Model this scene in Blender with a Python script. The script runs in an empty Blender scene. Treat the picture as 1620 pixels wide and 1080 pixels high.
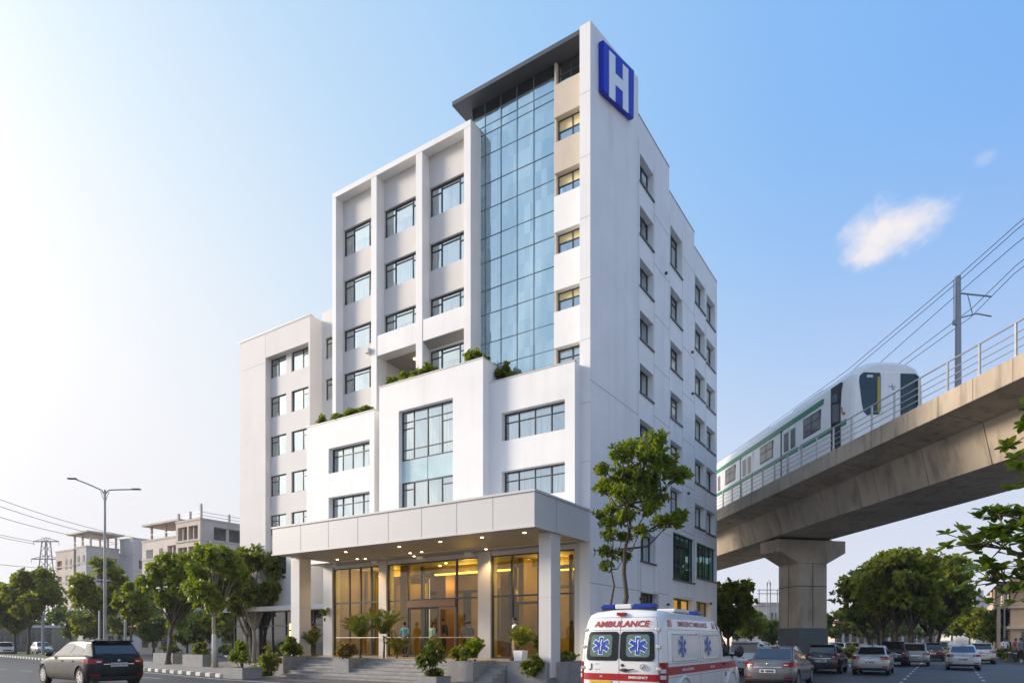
import bpy, bmesh, math, random
import numpy as np
from mathutils import Vector, Matrix, Euler
C = bpy.context.scene.collection
R = math.radians
SC = bpy.context.scene

# ------------------------------------------------------------------ helpers
class MB:
    """collects faces with a material index, linked as ONE mesh object by build()"""
    def __init__(s): s.v=[]; s.f=[]; s.m=[]
    def face(s, pts, m=0):
        i=len(s.v); s.v += [tuple(p) for p in pts]; s.f.append(tuple(range(i,i+len(pts)))); s.m.append(m)
    def raw(s, vs, fs, m=0):
        i=len(s.v); s.v += [tuple(p) for p in vs]
        for f in fs: s.f.append(tuple(i+k for k in f)); s.m.append(m)
    def box(s, x0,x1,y0,y1,z0,z1, m=0, M=None):
        if x0>x1: x0,x1=x1,x0
        if y0>y1: y0,y1=y1,y0
        if z0>z1: z0,z1=z1,z0
        vs=[(x0,y0,z0),(x1,y0,z0),(x1,y1,z0),(x0,y1,z0),(x0,y0,z1),(x1,y0,z1),(x1,y1,z1),(x0,y1,z1)]
        if M: vs=[M @ Vector(p) for p in vs]
        s.raw(vs,[(0,3,2,1),(4,5,6,7),(0,1,5,4),(1,2,6,5),(2,3,7,6),(3,0,4,7)],m)
    def tube(s, pts, r, n=8, m=0, caps=True):
        """tube along a path; r a number or a list"""
        pts=[Vector(p) for p in pts]; k=len(pts)
        rs = r if isinstance(r,(list,tuple)) else [r]*k
        vs=[]; up=Vector((0,0,1))
        d0=(pts[1]-pts[0]).normalized()
        a=d0.cross(up)
        if a.length<.05: a=d0.cross(Vector((1,0,0)))
        a.normalize()
        for i,p in enumerate(pts):
            d=(pts[min(i+1,k-1)]-pts[max(i-1,0)]).normalized()
            a=(a-d*a.dot(d)).normalized(); b=d.cross(a)
            for j in range(n):
                t=2*math.pi*j/n; vs.append(p+(a*math.cos(t)+b*math.sin(t))*rs[i])
        fs=[(i*n+j,i*n+(j+1)%n,(i+1)*n+(j+1)%n,(i+1)*n+j) for i in range(k-1) for j in range(n)]
        if caps: fs += [tuple(range(n-1,-1,-1)), tuple((k-1)*n+j for j in range(n))]
        s.raw(vs,fs,m)
    def prism(s, poly, y0, y1, m=0, axis='y'):
        """polygon given in two axes, extruded along the third"""
        n=len(poly)
        def P(a,b,h): return (a,h,b) if axis=='y' else ((h,a,b) if axis=='x' else (a,b,h))
        vs=[P(a,b,y0) for a,b in poly]+[P(a,b,y1) for a,b in poly]
        s.raw(vs,[tuple(range(n)),tuple(range(2*n-1,n-1,-1))]+[(i,i+n,(i+1)%n+n,(i+1)%n) for i in range(n)],m)
    def build(s, name, mats, parent=None, smooth=False, bevel=0, seg=2, fix=True):
        me=bpy.data.meshes.new(name); me.from_pydata(s.v,[],s.f)
        mats = mats if isinstance(mats,(list,tuple)) else [mats]
        for m in mats: me.materials.append(m)
        me.polygons.foreach_set('material_index', s.m)
        if fix:
            bm=bmesh.new(); bm.from_mesh(me)
            if bevel or smooth: bmesh.ops.remove_doubles(bm,verts=bm.verts,dist=1e-5)
            bmesh.ops.recalc_face_normals(bm,faces=bm.faces); bm.to_mesh(me); bm.free()
        if smooth: me.polygons.foreach_set('use_smooth',[True]*len(me.polygons))
        me.update()
        o=bpy.data.objects.new(name,me); C.objects.link(o)
        if parent: o.parent=parent
        if bevel:
            b=o.modifiers.new('b','BEVEL'); b.width=bevel; b.segments=seg; b.limit_method='ANGLE'; b.angle_limit=R(35)
        return o

def bake(o):
    dg=bpy.context.evaluated_depsgraph_get(); dg.update()
    me=bpy.data.meshes.new_from_object(o.evaluated_get(dg)); o.modifiers.clear(); o.data=me; return o
def tag(o, label=None, cat=None, group=None, kind=None):
    if label: o['label']=label
    if cat: o['category']=cat
    if group: o['group']=group
    if kind: o['kind']=kind
    return o
def thing(name, label, cat, loc=(0,0,0), rz=0, group=None):
    o=bpy.data.objects.new(name,None); C.objects.link(o); o.empty_display_size=.3
    o.location=loc; o.rotation_euler=(0,0,rz); return tag(o,label,cat,group)
def copy_tree(o, parent=None):
    c=o.copy(); C.objects.link(c); c.parent=parent
    for ch in list(o.children): copy_tree(ch,c)
    return c
def struct(o): o['kind']='structure'; return o

# ------------------------------------------------------------------ materials
def nt(name):
    m=bpy.data.materials.new(name); m.use_nodes=True; t=m.node_tree; return m,t,t.nodes['Principled BSDF'],t.nodes,t.links
def pm(name, col, rough=.5, metal=0, var=.0, scale=3, bump=0, bscale=40, spec=.5, coat=0, stain=0, stainscale=(1.2,1.2,.25), seeded=False):
    """principled with large scale colour variation, fine bump and vertical weather stains"""
    m,t,p,N,L=nt(name)
    p.inputs['Roughness'].default_value=rough; p.inputs['Metallic'].default_value=metal
    p.inputs['Specular IOR Level'].default_value=spec; p.inputs['Coat Weight'].default_value=coat
    p.inputs['Coat Roughness'].default_value=.05
    c=(*col,1); p.inputs['Base Color'].default_value=c
    tc=N.new('ShaderNodeTexCoord'); out=None
    if var or stain:
        n=N.new('ShaderNodeTexNoise'); n.inputs['Scale'].default_value=scale; n.inputs['Detail'].default_value=6
        L.new(tc.outputs['Object'],n.inputs['Vector'])
        r=N.new('ShaderNodeMapRange'); r.inputs[1].default_value=.3; r.inputs[2].default_value=.7
        r.inputs[3].default_value=1-var; r.inputs[4].default_value=1+var
        L.new(n.outputs['Fac'],r.inputs[0])
        x=N.new('ShaderNodeVectorMath'); x.operation='SCALE'; x.inputs[0].default_value=col
        L.new(r.outputs[0],x.inputs['Scale']); out=x.outputs[0]
        if stain:
            mp=N.new('ShaderNodeMapping'); mp.inputs['Scale'].default_value=stainscale; L.new(tc.outputs['Object'],mp.inputs[0])
            n2=N.new('ShaderNodeTexNoise'); n2.inputs['Scale'].default_value=1; n2.inputs['Detail'].default_value=8; n2.inputs['Roughness'].default_value=.65
            L.new(mp.outputs[0],n2.inputs['Vector'])
            r2=N.new('ShaderNodeMapRange'); r2.inputs[1].default_value=.5; r2.inputs[2].default_value=.75; r2.inputs[3].default_value=1; r2.inputs[4].default_value=1-stain
            L.new(n2.outputs['Fac'],r2.inputs[0])
            y=N.new('ShaderNodeVectorMath'); y.operation='SCALE'; L.new(out,y.inputs[0]); L.new(r2.outputs[0],y.inputs['Scale']); out=y.outputs[0]
        L.new(out,p.inputs['Base Color'])
    if bump:
        n=N.new('ShaderNodeTexNoise'); n.inputs['Scale'].default_value=bscale; n.inputs['Detail'].default_value=5
        L.new(tc.outputs['Object'],n.inputs['Vector'])
        b=N.new('ShaderNodeBump'); b.inputs['Strength'].default_value=bump; b.inputs['Distance'].default_value=.02
        L.new(n.outputs['Fac'],b.inputs['Height']); L.new(b.outputs[0],p.inputs['Normal'])
    return m
def glass_mat(name, tint, refl=(.9,.95,1), base=.12, rough=.01, bend=.006):
    """window glass: clear tinted pane with a fresnel mirror on it, slightly wavy"""
    m=bpy.data.materials.new(name); m.use_nodes=True; t=m.node_tree; N=t.nodes; L=t.links; N.clear()
    o=N.new('ShaderNodeOutputMaterial'); mx=N.new('ShaderNodeMixShader'); tr=N.new('ShaderNodeBsdfTransparent'); g=N.new('ShaderNodeBsdfGlossy')
    tr.inputs[0].default_value=(*tint,1); g.inputs['Color'].default_value=(*refl,1); g.inputs['Roughness'].default_value=rough
    lw=N.new('ShaderNodeLayerWeight'); lw.inputs[0].default_value=.5; p5=N.new('ShaderNodeMath'); p5.operation='POWER'; p5.inputs[1].default_value=4; L.new(lw.outputs['Facing'],p5.inputs[0])
    a=N.new('ShaderNodeMath'); a.operation='MULTIPLY_ADD'; a.inputs[1].default_value=.9; a.inputs[2].default_value=base; a.use_clamp=True
    L.new(p5.outputs[0],a.inputs[0]); L.new(a.outputs[0],mx.inputs[0]); L.new(tr.outputs[0],mx.inputs[1]); L.new(g.outputs[0],mx.inputs[2]); L.new(mx.outputs[0],o.inputs[0])
    tc=N.new('ShaderNodeTexCoord'); n=N.new('ShaderNodeTexNoise'); n.inputs['Scale'].default_value=.9; n.inputs['Detail'].default_value=1
    L.new(tc.outputs['Object'],n.inputs['Vector'])
    b=N.new('ShaderNodeBump'); b.inputs['Strength'].default_value=1; b.inputs['Distance'].default_value=bend; L.new(n.outputs['Fac'],b.inputs['Height']); L.new(b.outputs[0],g.inputs['Normal'])
    return m
def emit(name, col, s):
    m=bpy.data.materials.new(name); m.use_nodes=True; N=m.node_tree.nodes; N.clear()
    o=N.new('ShaderNodeOutputMaterial'); e=N.new('ShaderNodeEmission'); e.inputs[0].default_value=(*col,1); e.inputs[1].default_value=s
    m.node_tree.links.new(e.outputs[0],o.inputs[0]); return m
def leaf_mat(name, c1, c2, c3, trans=.35):
    m,t,p,N,L=nt(name)
    g=N.new('ShaderNodeNewGeometry'); r=N.new('ShaderNodeValToRGB')
    e=r.color_ramp.elements; e[0].color=(*c1,1); e[1].color=(*c3,1); e.new(.5).color=(*c2,1)
    tc=N.new('ShaderNodeTexCoord'); n=N.new('ShaderNodeTexNoise'); n.inputs['Scale'].default_value=.9; n.inputs['Detail'].default_value=3
    L.new(tc.outputs['Object'],n.inputs['Vector'])
    mx=N.new('ShaderNodeMix'); mx.inputs[0].default_value=.5; L.new(g.outputs['Random Per Island'],mx.inputs[2]); L.new(n.outputs['Fac'],mx.inputs[3])
    L.new(mx.outputs[0],r.inputs[0]); L.new(r.outputs[0],p.inputs['Base Color'])
    p.inputs['Roughness'].default_value=.42; p.inputs['Specular IOR Level'].default_value=.35
    ts=N.new('ShaderNodeBsdfTranslucent'); sc=N.new('ShaderNodeVectorMath'); sc.operation='MULTIPLY'; sc.inputs[1].default_value=(1.5,1.45,.45)
    L.new(r.outputs[0],sc.inputs[0]); L.new(sc.outputs[0],ts.inputs[0])
    ms=N.new('ShaderNodeMixShader'); ms.inputs[0].default_value=trans; out=N['Material Output']
    L.new(p.outputs[0],ms.inputs[1]); L.new(ts.outputs[0],ms.inputs[2]); L.new(ms.outputs[0],out.inputs[0])
    return m

M={}
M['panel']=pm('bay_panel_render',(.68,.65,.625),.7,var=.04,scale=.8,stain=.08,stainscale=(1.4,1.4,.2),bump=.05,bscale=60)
M['mull']=pm('stairwell_mullion',(.11,.17,.20),.45)
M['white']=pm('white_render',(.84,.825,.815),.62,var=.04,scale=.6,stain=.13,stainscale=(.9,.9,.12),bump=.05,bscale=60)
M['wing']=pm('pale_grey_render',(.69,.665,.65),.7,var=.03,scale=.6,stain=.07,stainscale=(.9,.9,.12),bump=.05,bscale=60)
M['beige']=pm('beige_panel',(.60,.52,.43),.7,var=.05,scale=.8,stain=.10,stainscale=(1.5,1.5,.3),bump=.05)
M['clad']=pm('grey_metal_cladding',(.62,.60,.585),.42,var=.02,scale=.4,stain=.06,stainscale=(.7,.7,.5))
M['joint']=pm('panel_joint',(.30,.30,.32),.8)
M['darkgap']=pm('dark_gap',(.06,.06,.065),.8)
M['frame']=pm('window_frame_paint',(.045,.05,.055),.4)
M['pane']=glass_mat('window_glass',(.78,.88,.87),(.88,.97,1.),.50)
M['pane_teal']=glass_mat('teal_glass',(.12,.55,.50),(.6,.95,.92),.10)
M['lobbyglass']=glass_mat('lobby_glass',(.76,.69,.27),(.95,.92,.85),.06,bend=.003)
M['darkglass']=pm('dark_shop_glass',(.02,.022,.024),.06,spec=.8,var=.3,scale=.7)
M['roofmetal']=pm('dark_roof_metal',(.085,.09,.10),.45,metal=.3,var=.08,scale=.7)
M['soffit']=pm('canopy_soffit',(.36,.33,.29),.6,var=.04,scale=.6)
M['stone']=pm('granite',(.30,.285,.275),.65,var=.16,scale=3,stain=.2,stainscale=(2,2,1),bump=.15,bscale=120)
M['planter']=pm('planter_concrete',(.27,.265,.26),.75,var=.12,scale=2.2,stain=.25,stainscale=(3,3,.8),bump=.2,bscale=70)
M['floor']=pm('lobby_floor',(.45,.36,.24),.25,var=.08,scale=1)
M['amber']=pm('amber_wall',(.33,.245,.04),.45,var=.25,scale=.8)
M['bronze']=pm('bronze_metal',(.20,.12,.07),.35,metal=.5)
M['curtain']=None
M['lamp']=emit('warm_lamp',(1,.76,.42),8)
M['cove']=emit('warm_cove_light',(1,.68,.22),2.2)
M['warmroom']=emit('lit_room',(1,.62,.22),.55)
M['blue']=pm('sign_blue',(.004,.028,.50),.45,var=.02,spec=.15)
M['signwhite']=pm('sign_white',(.82,.84,.88),.4)
M['concrete']=pm('viaduct_concrete',(.43,.355,.27),.85,var=.2,scale=.45,stain=.6,stainscale=(1.8,1.8,.3),bump=.25,bscale=25)
M['pierdark']=pm('pier_dark_paint',(.10,.12,.125),.7,var=.12,scale=1.,stain=.2)
M['rail']=pm('galvanised_rail',(.50,.49,.47),.4,metal=.6,var=.06)
M['steel']=pm('grey_steel_pole',(.27,.28,.30),.45,metal=.5,var=.08)
M['wire']=pm('wire',(.10,.10,.11),.5)
M['rustlattice']=pm('pylon_steel',(.30,.27,.26),.7)
M['kblack']=pm('kerb_black',(.055,.058,.06),.75,var=.2,scale=4,stain=.3,stainscale=(3,3,3))
M['kwhite']=pm('kerb_white',(.62,.60,.57),.75,var=.12,scale=4,stain=.35,stainscale=(3,3,3))
M['bark']=pm('bark',(.075,.058,.042),.9,var=.3,scale=5,bump=.6,bscale=30)
M['barkpale']=pm('pale_bark',(.33,.29,.22),.9,var=.2,scale=4,bump=.4,bscale=30)
M['limewash']=pm('limewashed_bark',(.55,.54,.51),.85,var=.12,scale=5,stain=.3,stainscale=(6,6,2))
M['leaf']=leaf_mat('leaf_green',(.080,.108,.010),(.17,.198,.015),(.33,.315,.025),.5)
M['leafd']=leaf_mat('leaf_dark',(.054,.080,.010),(.112,.146,.014),(.235,.245,.022),.48)
M['leafy']=leaf_mat('leaf_yellowish',(.075,.115,.012),(.15,.19,.02),(.29,.29,.03),.45)
M['leaffar']=leaf_mat('leaf_hazy',(.060,.100,.028),(.10,.15,.038),(.18,.22,.05),.4)
M['leafflower']=leaf_mat('leaf_coloured',(.10,.13,.02),(.22,.17,.03),(.42,.14,.05))
M['paintW']=pm('white_car_paint',(.74,.735,.72),.35,coat=.6,var=.02)
M['red']=pm('red_vinyl',(.36,.008,.014),.4)
M['redlamp']=pm('red_lamp_lens',(.30,.006,.006),.2,spec=.4,coat=.2)
M['clearlamp']=pm('clear_lamp_lens',(.65,.62,.6),.15,spec=.8,coat=.6)
M['bluelamp']=pm('blue_lamp_lens',(.006,.025,.24),.2,spec=.4,coat=.2)
M['tyre']=pm('tyre_rubber',(.022,.022,.023),.85)
M['rim']=pm('alloy_rim',(.45,.45,.46),.3,metal=.8)
M['gloss']=pm('black_gloss_surround',(.012,.013,.014),.3,spec=.3)
M['blackplastic']=pm('black_plastic',(.025,.026,.028),.55)
M['carglass']=pm('car_glass',(.014,.018,.02),.03,spec=.9,coat=.5)
M['ambglass']=pm('frosted_van_glass',(.10,.165,.15),.12,spec=.6,var=.15,scale=2)
M['starblue']=pm('star_blue',(.010,.065,.38),.4)
M['chrome']=pm('chrome',(.6,.6,.62),.2,metal=.9)
M['plateW']=pm('number_plate_white',(.66,.66,.64),.45)
M['plateY']=pm('number_plate_yellow',(.75,.46,.02),.45)
M['ink']=pm('plate_ink',(.03,.03,.035),.6)
M['skin']=pm('skin',(.26,.15,.10),.55)
M['hair']=pm('dark_hair',(.012,.010,.009),.6)
def cloth(n,c): return pm('cloth_'+n,c,.85,var=.12,scale=6)
def curtain_mat(name,a,b,sc=9.):
    m,t,p,N,L=nt(name); tc=N.new('ShaderNodeTexCoord'); mp=N.new('ShaderNodeMapping'); mp.inputs['Scale'].default_value=(1,1,.04)
    n=N.new('ShaderNodeTexNoise'); n.inputs['Scale'].default_value=sc; n.inputs['Detail'].default_value=3; L.new(tc.outputs['Object'],mp.inputs[0]); L.new(mp.outputs[0],n.inputs['Vector'])
    r=N.new('ShaderNodeValToRGB'); r.color_ramp.elements[0].position=.36; r.color_ramp.elements[1].position=.62
    r.color_ramp.elements[0].color=(*a,1); r.color_ramp.elements[1].color=(*b,1); L.new(n.outputs['Fac'],r.inputs[0]); L.new(r.outputs[0],p.inputs['Base Color'])
    p.inputs['Roughness'].default_value=.9; return m
M['curtain']=curtain_mat('curtain_cloth',(.45,.53,.56),(.85,.86,.83))
M['cwpale']=pm('pale_blue_spandrel_glass',(.50,.66,.68),.08,var=.10,scale=1.2,spec=.8)
M['curtainwarm']=curtain_mat('curtain_cream',(.42,.42,.36),(.86,.80,.62))
M['blind']=pm('cream_roller_blind',(.82,.70,.38),.8,var=.03)
def curtainwall_mat():
    """blue reflective glazing: dim rooms with pale blinds behind a blue mirror"""
    m=bpy.data.materials.new('curtain_wall_glass'); m.use_nodes=True; t=m.node_tree; N=t.nodes; L=t.links; N.clear()
    o=N.new('ShaderNodeOutputMaterial'); mx=N.new('ShaderNodeMixShader'); d=N.new('ShaderNodeBsdfDiffuse'); g=N.new('ShaderNodeBsdfGlossy')
    g.inputs['Color'].default_value=(.60,.735,.79,1); g.inputs['Roughness'].default_value=.015
    tc=N.new('ShaderNodeTexCoord'); mp=N.new('ShaderNodeMapping'); mp.inputs['Scale'].default_value=(1.25,1,.30); L.new(tc.outputs['Object'],mp.inputs[0])
    m2=N.new('ShaderNodeMapping'); m2.inputs['Scale'].default_value=(3.4,0,.79); m2.inputs['Location'].default_value=(.3,0,.36); L.new(tc.outputs['Object'],m2.inputs[0])
    fl=N.new('ShaderNodeVectorMath'); fl.operation='FLOOR'; L.new(m2.outputs[0],fl.inputs[0]); v=N.new('ShaderNodeTexWhiteNoise'); v.noise_dimensions='3D'; L.new(fl.outputs[0],v.inputs['Vector'])
    n=N.new('ShaderNodeTexNoise'); n.inputs['Scale'].default_value=.7; n.inputs['Detail'].default_value=4; L.new(mp.outputs[0],n.inputs['Vector'])
    sp=N.new('ShaderNodeSeparateColor'); L.new(v.outputs['Color'],sp.inputs[0])
    w0=N.new('ShaderNodeMapRange'); w0.inputs[3].default_value=.45; w0.inputs[4].default_value=.95; L.new(sp.outputs[0],w0.inputs[0])
    a=N.new('ShaderNodeMath'); a.operation='MULTIPLY'; L.new(w0.outputs[0],a.inputs[0]); L.new(n.outputs['Fac'],a.inputs[1])
    r=N.new('ShaderNodeValToRGB'); r.color_ramp.elements[0].position=.1; r.color_ramp.elements[1].position=.55
    r.color_ramp.elements[0].color=(.05,.15,.20,1); r.color_ramp.elements[1].color=(.40,.54,.58,1); L.new(a.outputs[0],r.inputs[0]); L.new(r.outputs[0],d.inputs[0])
    f0=N.new('ShaderNodeLayerWeight'); f0.inputs[0].default_value=.5; f=N.new('ShaderNodeMath'); f.operation='POWER'; f.inputs[1].default_value=4; L.new(f0.outputs['Facing'],f.inputs[0]); k=N.new('ShaderNodeMath'); k.operation='MULTIPLY_ADD'; k.inputs[1].default_value=1.; k.inputs[2].default_value=.55; k.use_clamp=True
    L.new(f.outputs[0],k.inputs[0]); L.new(k.outputs[0],mx.inputs[0]); L.new(d.outputs[0],mx.inputs[1]); L.new(g.outputs[0],mx.inputs[2]); L.new(mx.outputs[0],o.inputs[0])
    n3=N.new('ShaderNodeTexNoise'); n3.inputs['Scale'].default_value=.8; n3.inputs['Detail'].default_value=1; L.new(tc.outputs['Object'],n3.inputs['Vector'])
    b=N.new('ShaderNodeBump'); b.inputs['Distance'].default_value=.012; L.new(n3.outputs['Fac'],b.inputs['Height']); L.new(b.outputs[0],g.inputs['Normal'])
    return m
M['cw']=curtainwall_mat()
def asphalt_mat(name,col,sc=1.):
    m,t,p,N,L=nt(name); tc=N.new('ShaderNodeTexCoord')
    n=N.new('ShaderNodeTexNoise'); n.inputs['Scale'].default_value=.35*sc; n.inputs['Detail'].default_value=9; n.inputs['Roughness'].default_value=.65; L.new(tc.outputs['Object'],n.inputs['Vector'])
    n2=N.new('ShaderNodeTexNoise'); n2.inputs['Scale'].default_value=60; n2.inputs['Detail'].default_value=2; L.new(tc.outputs['Object'],n2.inputs['Vector'])
    v=N.new('ShaderNodeTexVoronoi'); v.feature='DISTANCE_TO_EDGE'; v.inputs['Scale'].default_value=.22; L.new(tc.outputs['Object'],v.inputs['Vector'])
    c=N.new('ShaderNodeMapRange'); c.inputs[1].default_value=0; c.inputs[2].default_value=.006; c.inputs[3].default_value=.55; c.inputs[4].default_value=1; L.new(v.outputs['Distance'],c.inputs[0])
    r=N.new('ShaderNodeMapRange'); r.inputs[1].default_value=.3; r.inputs[2].default_value=.7; r.inputs[3].default_value=.72; r.inputs[4].default_value=1.3; L.new(n.outputs['Fac'],r.inputs[0])
    k=N.new('ShaderNodeMath'); k.operation='MULTIPLY'; L.new(r.outputs[0],k.inputs[0]); L.new(c.outputs[0],k.inputs[1])
    x=N.new('ShaderNodeVectorMath'); x.operation='SCALE'; x.inputs[0].default_value=col; L.new(k.outputs[0],x.inputs['Scale']); L.new(x.outputs[0],p.inputs['Base Color'])
    rr=N.new('ShaderNodeMapRange'); rr.inputs[3].default_value=.38; rr.inputs[4].default_value=.75; L.new(n.outputs['Fac'],rr.inputs[0]); L.new(rr.outputs[0],p.inputs['Roughness'])
    b=N.new('ShaderNodeBump'); b.inputs['Strength'].default_value=.35; b.inputs['Distance'].default_value=.01; L.new(n2.outputs['Fac'],b.inputs['Height']); L.new(b.outputs[0],p.inputs['Normal'])
    return m
M['asphalt']=asphalt_mat('asphalt',(.048,.049,.054))
M['fore']=asphalt_mat('forecourt_paving',(.12,.12,.122),.8)
M['pave']=pm('pavement_slabs',(.27,.25,.235),.85,var=.15,scale=1.2,stain=.2,stainscale=(1,1,1),bump=.2)
M['earth']=pm('ground_earth',(.14,.13,.10),.95,var=.25,scale=.2)
M['linepaint']=pm('road_line_paint',(.58,.58,.56),.7,var=.15,scale=5,stain=.4,stainscale=(4,4,4))

# ------------------------------------------------------------------ camera, world, sun
H=1.7
cam=bpy.data.cameras.new('camera'); co=bpy.data.objects.new('camera',cam); C.objects.link(co)
co.location=(0,0,H); co.rotation_euler=(R(90),0,0); cam.sensor_width=36; cam.lens=36*1040/1620; cam.shift_y=(1012-540)/1620; cam.clip_end=6000; cam.clip_start=.1
SC.camera=co
SUN_AZ=R(-80); SUN_EL=R(21)          # azimuth clockwise from +Y: sun low on the left, a little beyond the side
sd=Vector((math.sin(SUN_AZ)*math.cos(SUN_EL),math.cos(SUN_AZ)*math.cos(SUN_EL),math.sin(SUN_EL)))
sl=bpy.data.lights.new('sun','SUN'); sl.energy=SUN_E if 'SUN_E' in globals() else 3.0; sl.angle=R(3); sl.color=(1,.86,.70)
so=bpy.data.objects.new('sun',sl); C.objects.link(so); so.rotation_euler=sd.to_track_quat('Z','Y').to_euler(); so.location=(-60,20,60)
W=bpy.data.worlds.new('World'); SC.world=W; W.use_nodes=True
t=W.node_tree; N=t.nodes; L=t.links
bg=N['Background']; bg.inputs['Strength'].default_value=.13
sky=N.new('ShaderNodeTexSky'); sky.sky_type='NISHITA'; sky.sun_disc=False; sky.sun_elevation=SUN_EL; sky.sun_rotation=SUN_AZ; sky.air_density=1.0; sky.dust_density=1.6; sky.ozone_density=1.2
tc=N.new('ShaderNodeTexCoord'); nrm=N.new('ShaderNodeVectorMath'); nrm.operation='NORMALIZE'; L.new(tc.outputs['Generated'],nrm.inputs[0])
def mrange(sock,a,b,c,d,smooth=True):
    r=N.new('ShaderNodeMapRange'); r.interpolation_type='SMOOTHSTEP' if smooth else 'LINEAR'
    for i,v in enumerate((a,b,c,d)): r.inputs[i+1].default_value=v
    L.new(sock,r.inputs[0]); return r.outputs[0]
def dot(vec):
    d=N.new('ShaderNodeVectorMath'); d.operation='DOT_PRODUCT'; d.inputs[1].default_value=vec; L.new(nrm.outputs[0],d.inputs[0]); return d.outputs['Value']
def mul(a,b):
    k=N.new('ShaderNodeMath'); k.operation='MULTIPLY'
    for i,s in enumerate((a,b)):
        if isinstance(s,float): k.inputs[i].default_value=s
        else: L.new(s,k.inputs[i])
    return k.outputs[0]
def mixc(fac,a,col):
    m=N.new('ShaderNodeMix'); m.data_type='RGBA'; L.new(fac,m.inputs[0]); L.new(a,m.inputs[6])
    if isinstance(col,tuple): m.inputs[7].default_value=(*col,1)
    else: L.new(col,m.inputs[7])
    return m.outputs[2]
# thin white summer clouds (two small ones over the viaduct)
def cloud(center,rx,ry,seed,dens):
    c=Vector(center).normalized(); ax=Vector((0,0,1)).cross(c).normalized(); ay=c.cross(ax)
    cx=dot(tuple(-ax/rx)); cy=dot(tuple(ay/ry))
    cmb=N.new('ShaderNodeCombineXYZ'); L.new(cx,cmb.inputs[0]); L.new(cy,cmb.inputs[1])
    ln=N.new('ShaderNodeVectorMath'); ln.operation='LENGTH'; L.new(cmb.outputs[0],ln.inputs[0])
    n=N.new('ShaderNodeTexNoise'); n.inputs['Scale'].default_value=1.9; n.inputs['Detail'].default_value=9; n.inputs['Roughness'].default_value=.62; n.noise_dimensions='4D'; n.inputs['W'].default_value=seed
    L.new(cmb.outputs[0],n.inputs['Vector'])
    s=N.new('ShaderNodeMath'); s.operation='MULTIPLY_ADD'; s.inputs[1].default_value=-.85; s.inputs[2].default_value=.56; L.new(ln.outputs['Value'],s.inputs[0])
    a=N.new('ShaderNodeMath'); a.operation='ADD'; L.new(s.outputs[0],a.inputs[0]); L.new(n.outputs['Fac'],a.inputs[1])
    front=mrange(dot(tuple(c)),.5,.6,0.,1.)
    return mul(mul(mrange(a.outputs[0],.38,1.0,0.,1.),front),dens)
def pxdir(x,y): return ((x-810)/1040,1,(1012-y)/1040)
def lin(r,g,b): return tuple(((c/255)/12.92 if c/255<.04045 else ((c/255+.055)/1.055)**2.4) for c in (r,g,b))
EXPO=.6; BG=.11; K=1/(BG*2**EXPO)
bg.inputs['Strength'].default_value=BG
side=N.new('ShaderNodeValToRGB'); L.new(dot((-.788,.616,0)),side.inputs[0])
el=side.color_ramp.elements; el[0].position=0; el[0].color=(*lin(130,184,248),1); el[1].position=1; el[1].color=(*lin(255,255,255),1)
for p_,c_ in ((.22,(143,193,250)),(.45,(168,210,252)),(.62,(195,225,253)),(.77,(226,241,254)),(.90,(252,253,255))):
    e_=el.new(p_); e_.color=(*lin(*c_),1)
sc_=N.new('ShaderNodeVectorMath'); sc_.operation='SCALE'; sc_.inputs['Scale'].default_value=K; L.new(side.outputs[0],sc_.inputs[0])
blend=N.new('ShaderNodeValue'); blend.outputs[0].default_value=.93
col=mixc(blend.outputs[0],sky.outputs[0],sc_.outputs[0])
hz=mrange(dot((0,0,1)),-.05,.62,.95,0.)
col=mixc(hz,col,tuple(c*K for c in lin(236,236,242)))
for ctr,rx,ry,sd_,dn in ((pxdir(1395,372),.060,.050,5.2,.95),(pxdir(1448,352),.062,.036,2.4,.75),(pxdir(1368,402),.036,.026,9.1,.8),(pxdir(1560,250),.02,.012,1.3,.2)):
    col=mixc(cloud(ctr,rx,ry,sd_,dn),col,tuple(c*K for c in lin(250,243,243)))
# broken cloud added to the unseen sky behind the camera, to vary glass reflections
nz_=N.new('ShaderNodeTexNoise'); nz_.inputs['Scale'].default_value=3.2; nz_.inputs['Detail'].default_value=8; nz_.inputs['Roughness'].default_value=.6
L.new(nrm.outputs[0],nz_.inputs['Vector']); cl_=mul(mrange(nz_.outputs['Fac'],.47,.68,0.,.85),mrange(dot((0,-1,0)),-.05,.25,0.,1.)); col=mixc(cl_,col,tuple(c*K for c in lin(250,248,246)))
# the low sun's bright hazy surroundings, out of frame on the left
pw=N.new('ShaderNodeMath'); pw.operation='POWER'; mx0=N.new('ShaderNodeMath'); mx0.operation='MAXIMUM'; mx0.inputs[1].default_value=0
L.new(dot(tuple(sd)),mx0.inputs[0]); L.new(mx0.outputs[0],pw.inputs[0]); pw.inputs[1].default_value=9
gl_=N.new('ShaderNodeVectorMath'); gl_.operation='SCALE'; gl_.inputs[0].default_value=(1.0*K*1.6,.90*K*1.6,.78*K*1.6); L.new(pw.outputs[0],gl_.inputs['Scale'])
ad=N.new('ShaderNodeVectorMath'); ad.operation='ADD'; L.new(col,ad.inputs[0]); L.new(gl_.outputs[0],ad.inputs[1]); col=ad.outputs[0]
L.new(col,bg.inputs[0])
sl.energy=3.0; sl.angle=R(13)
SC.view_settings.view_transform='Standard'; SC.view_settings.look='None'; SC.view_settings.gamma=1; SC.view_settings.exposure=EXPO
SC.cycles.max_bounces=6; SC.cycles.transparent_max_bounces=12; SC.cycles.glossy_bounces=4; SC.cycles.diffuse_bounces=3
SC.cycles.use_adaptive_sampling=True; SC.cycles.adaptive_threshold=.015
SC.cycles.use_denoising=True; SC.cycles.sample_clamp_indirect=6
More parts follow.
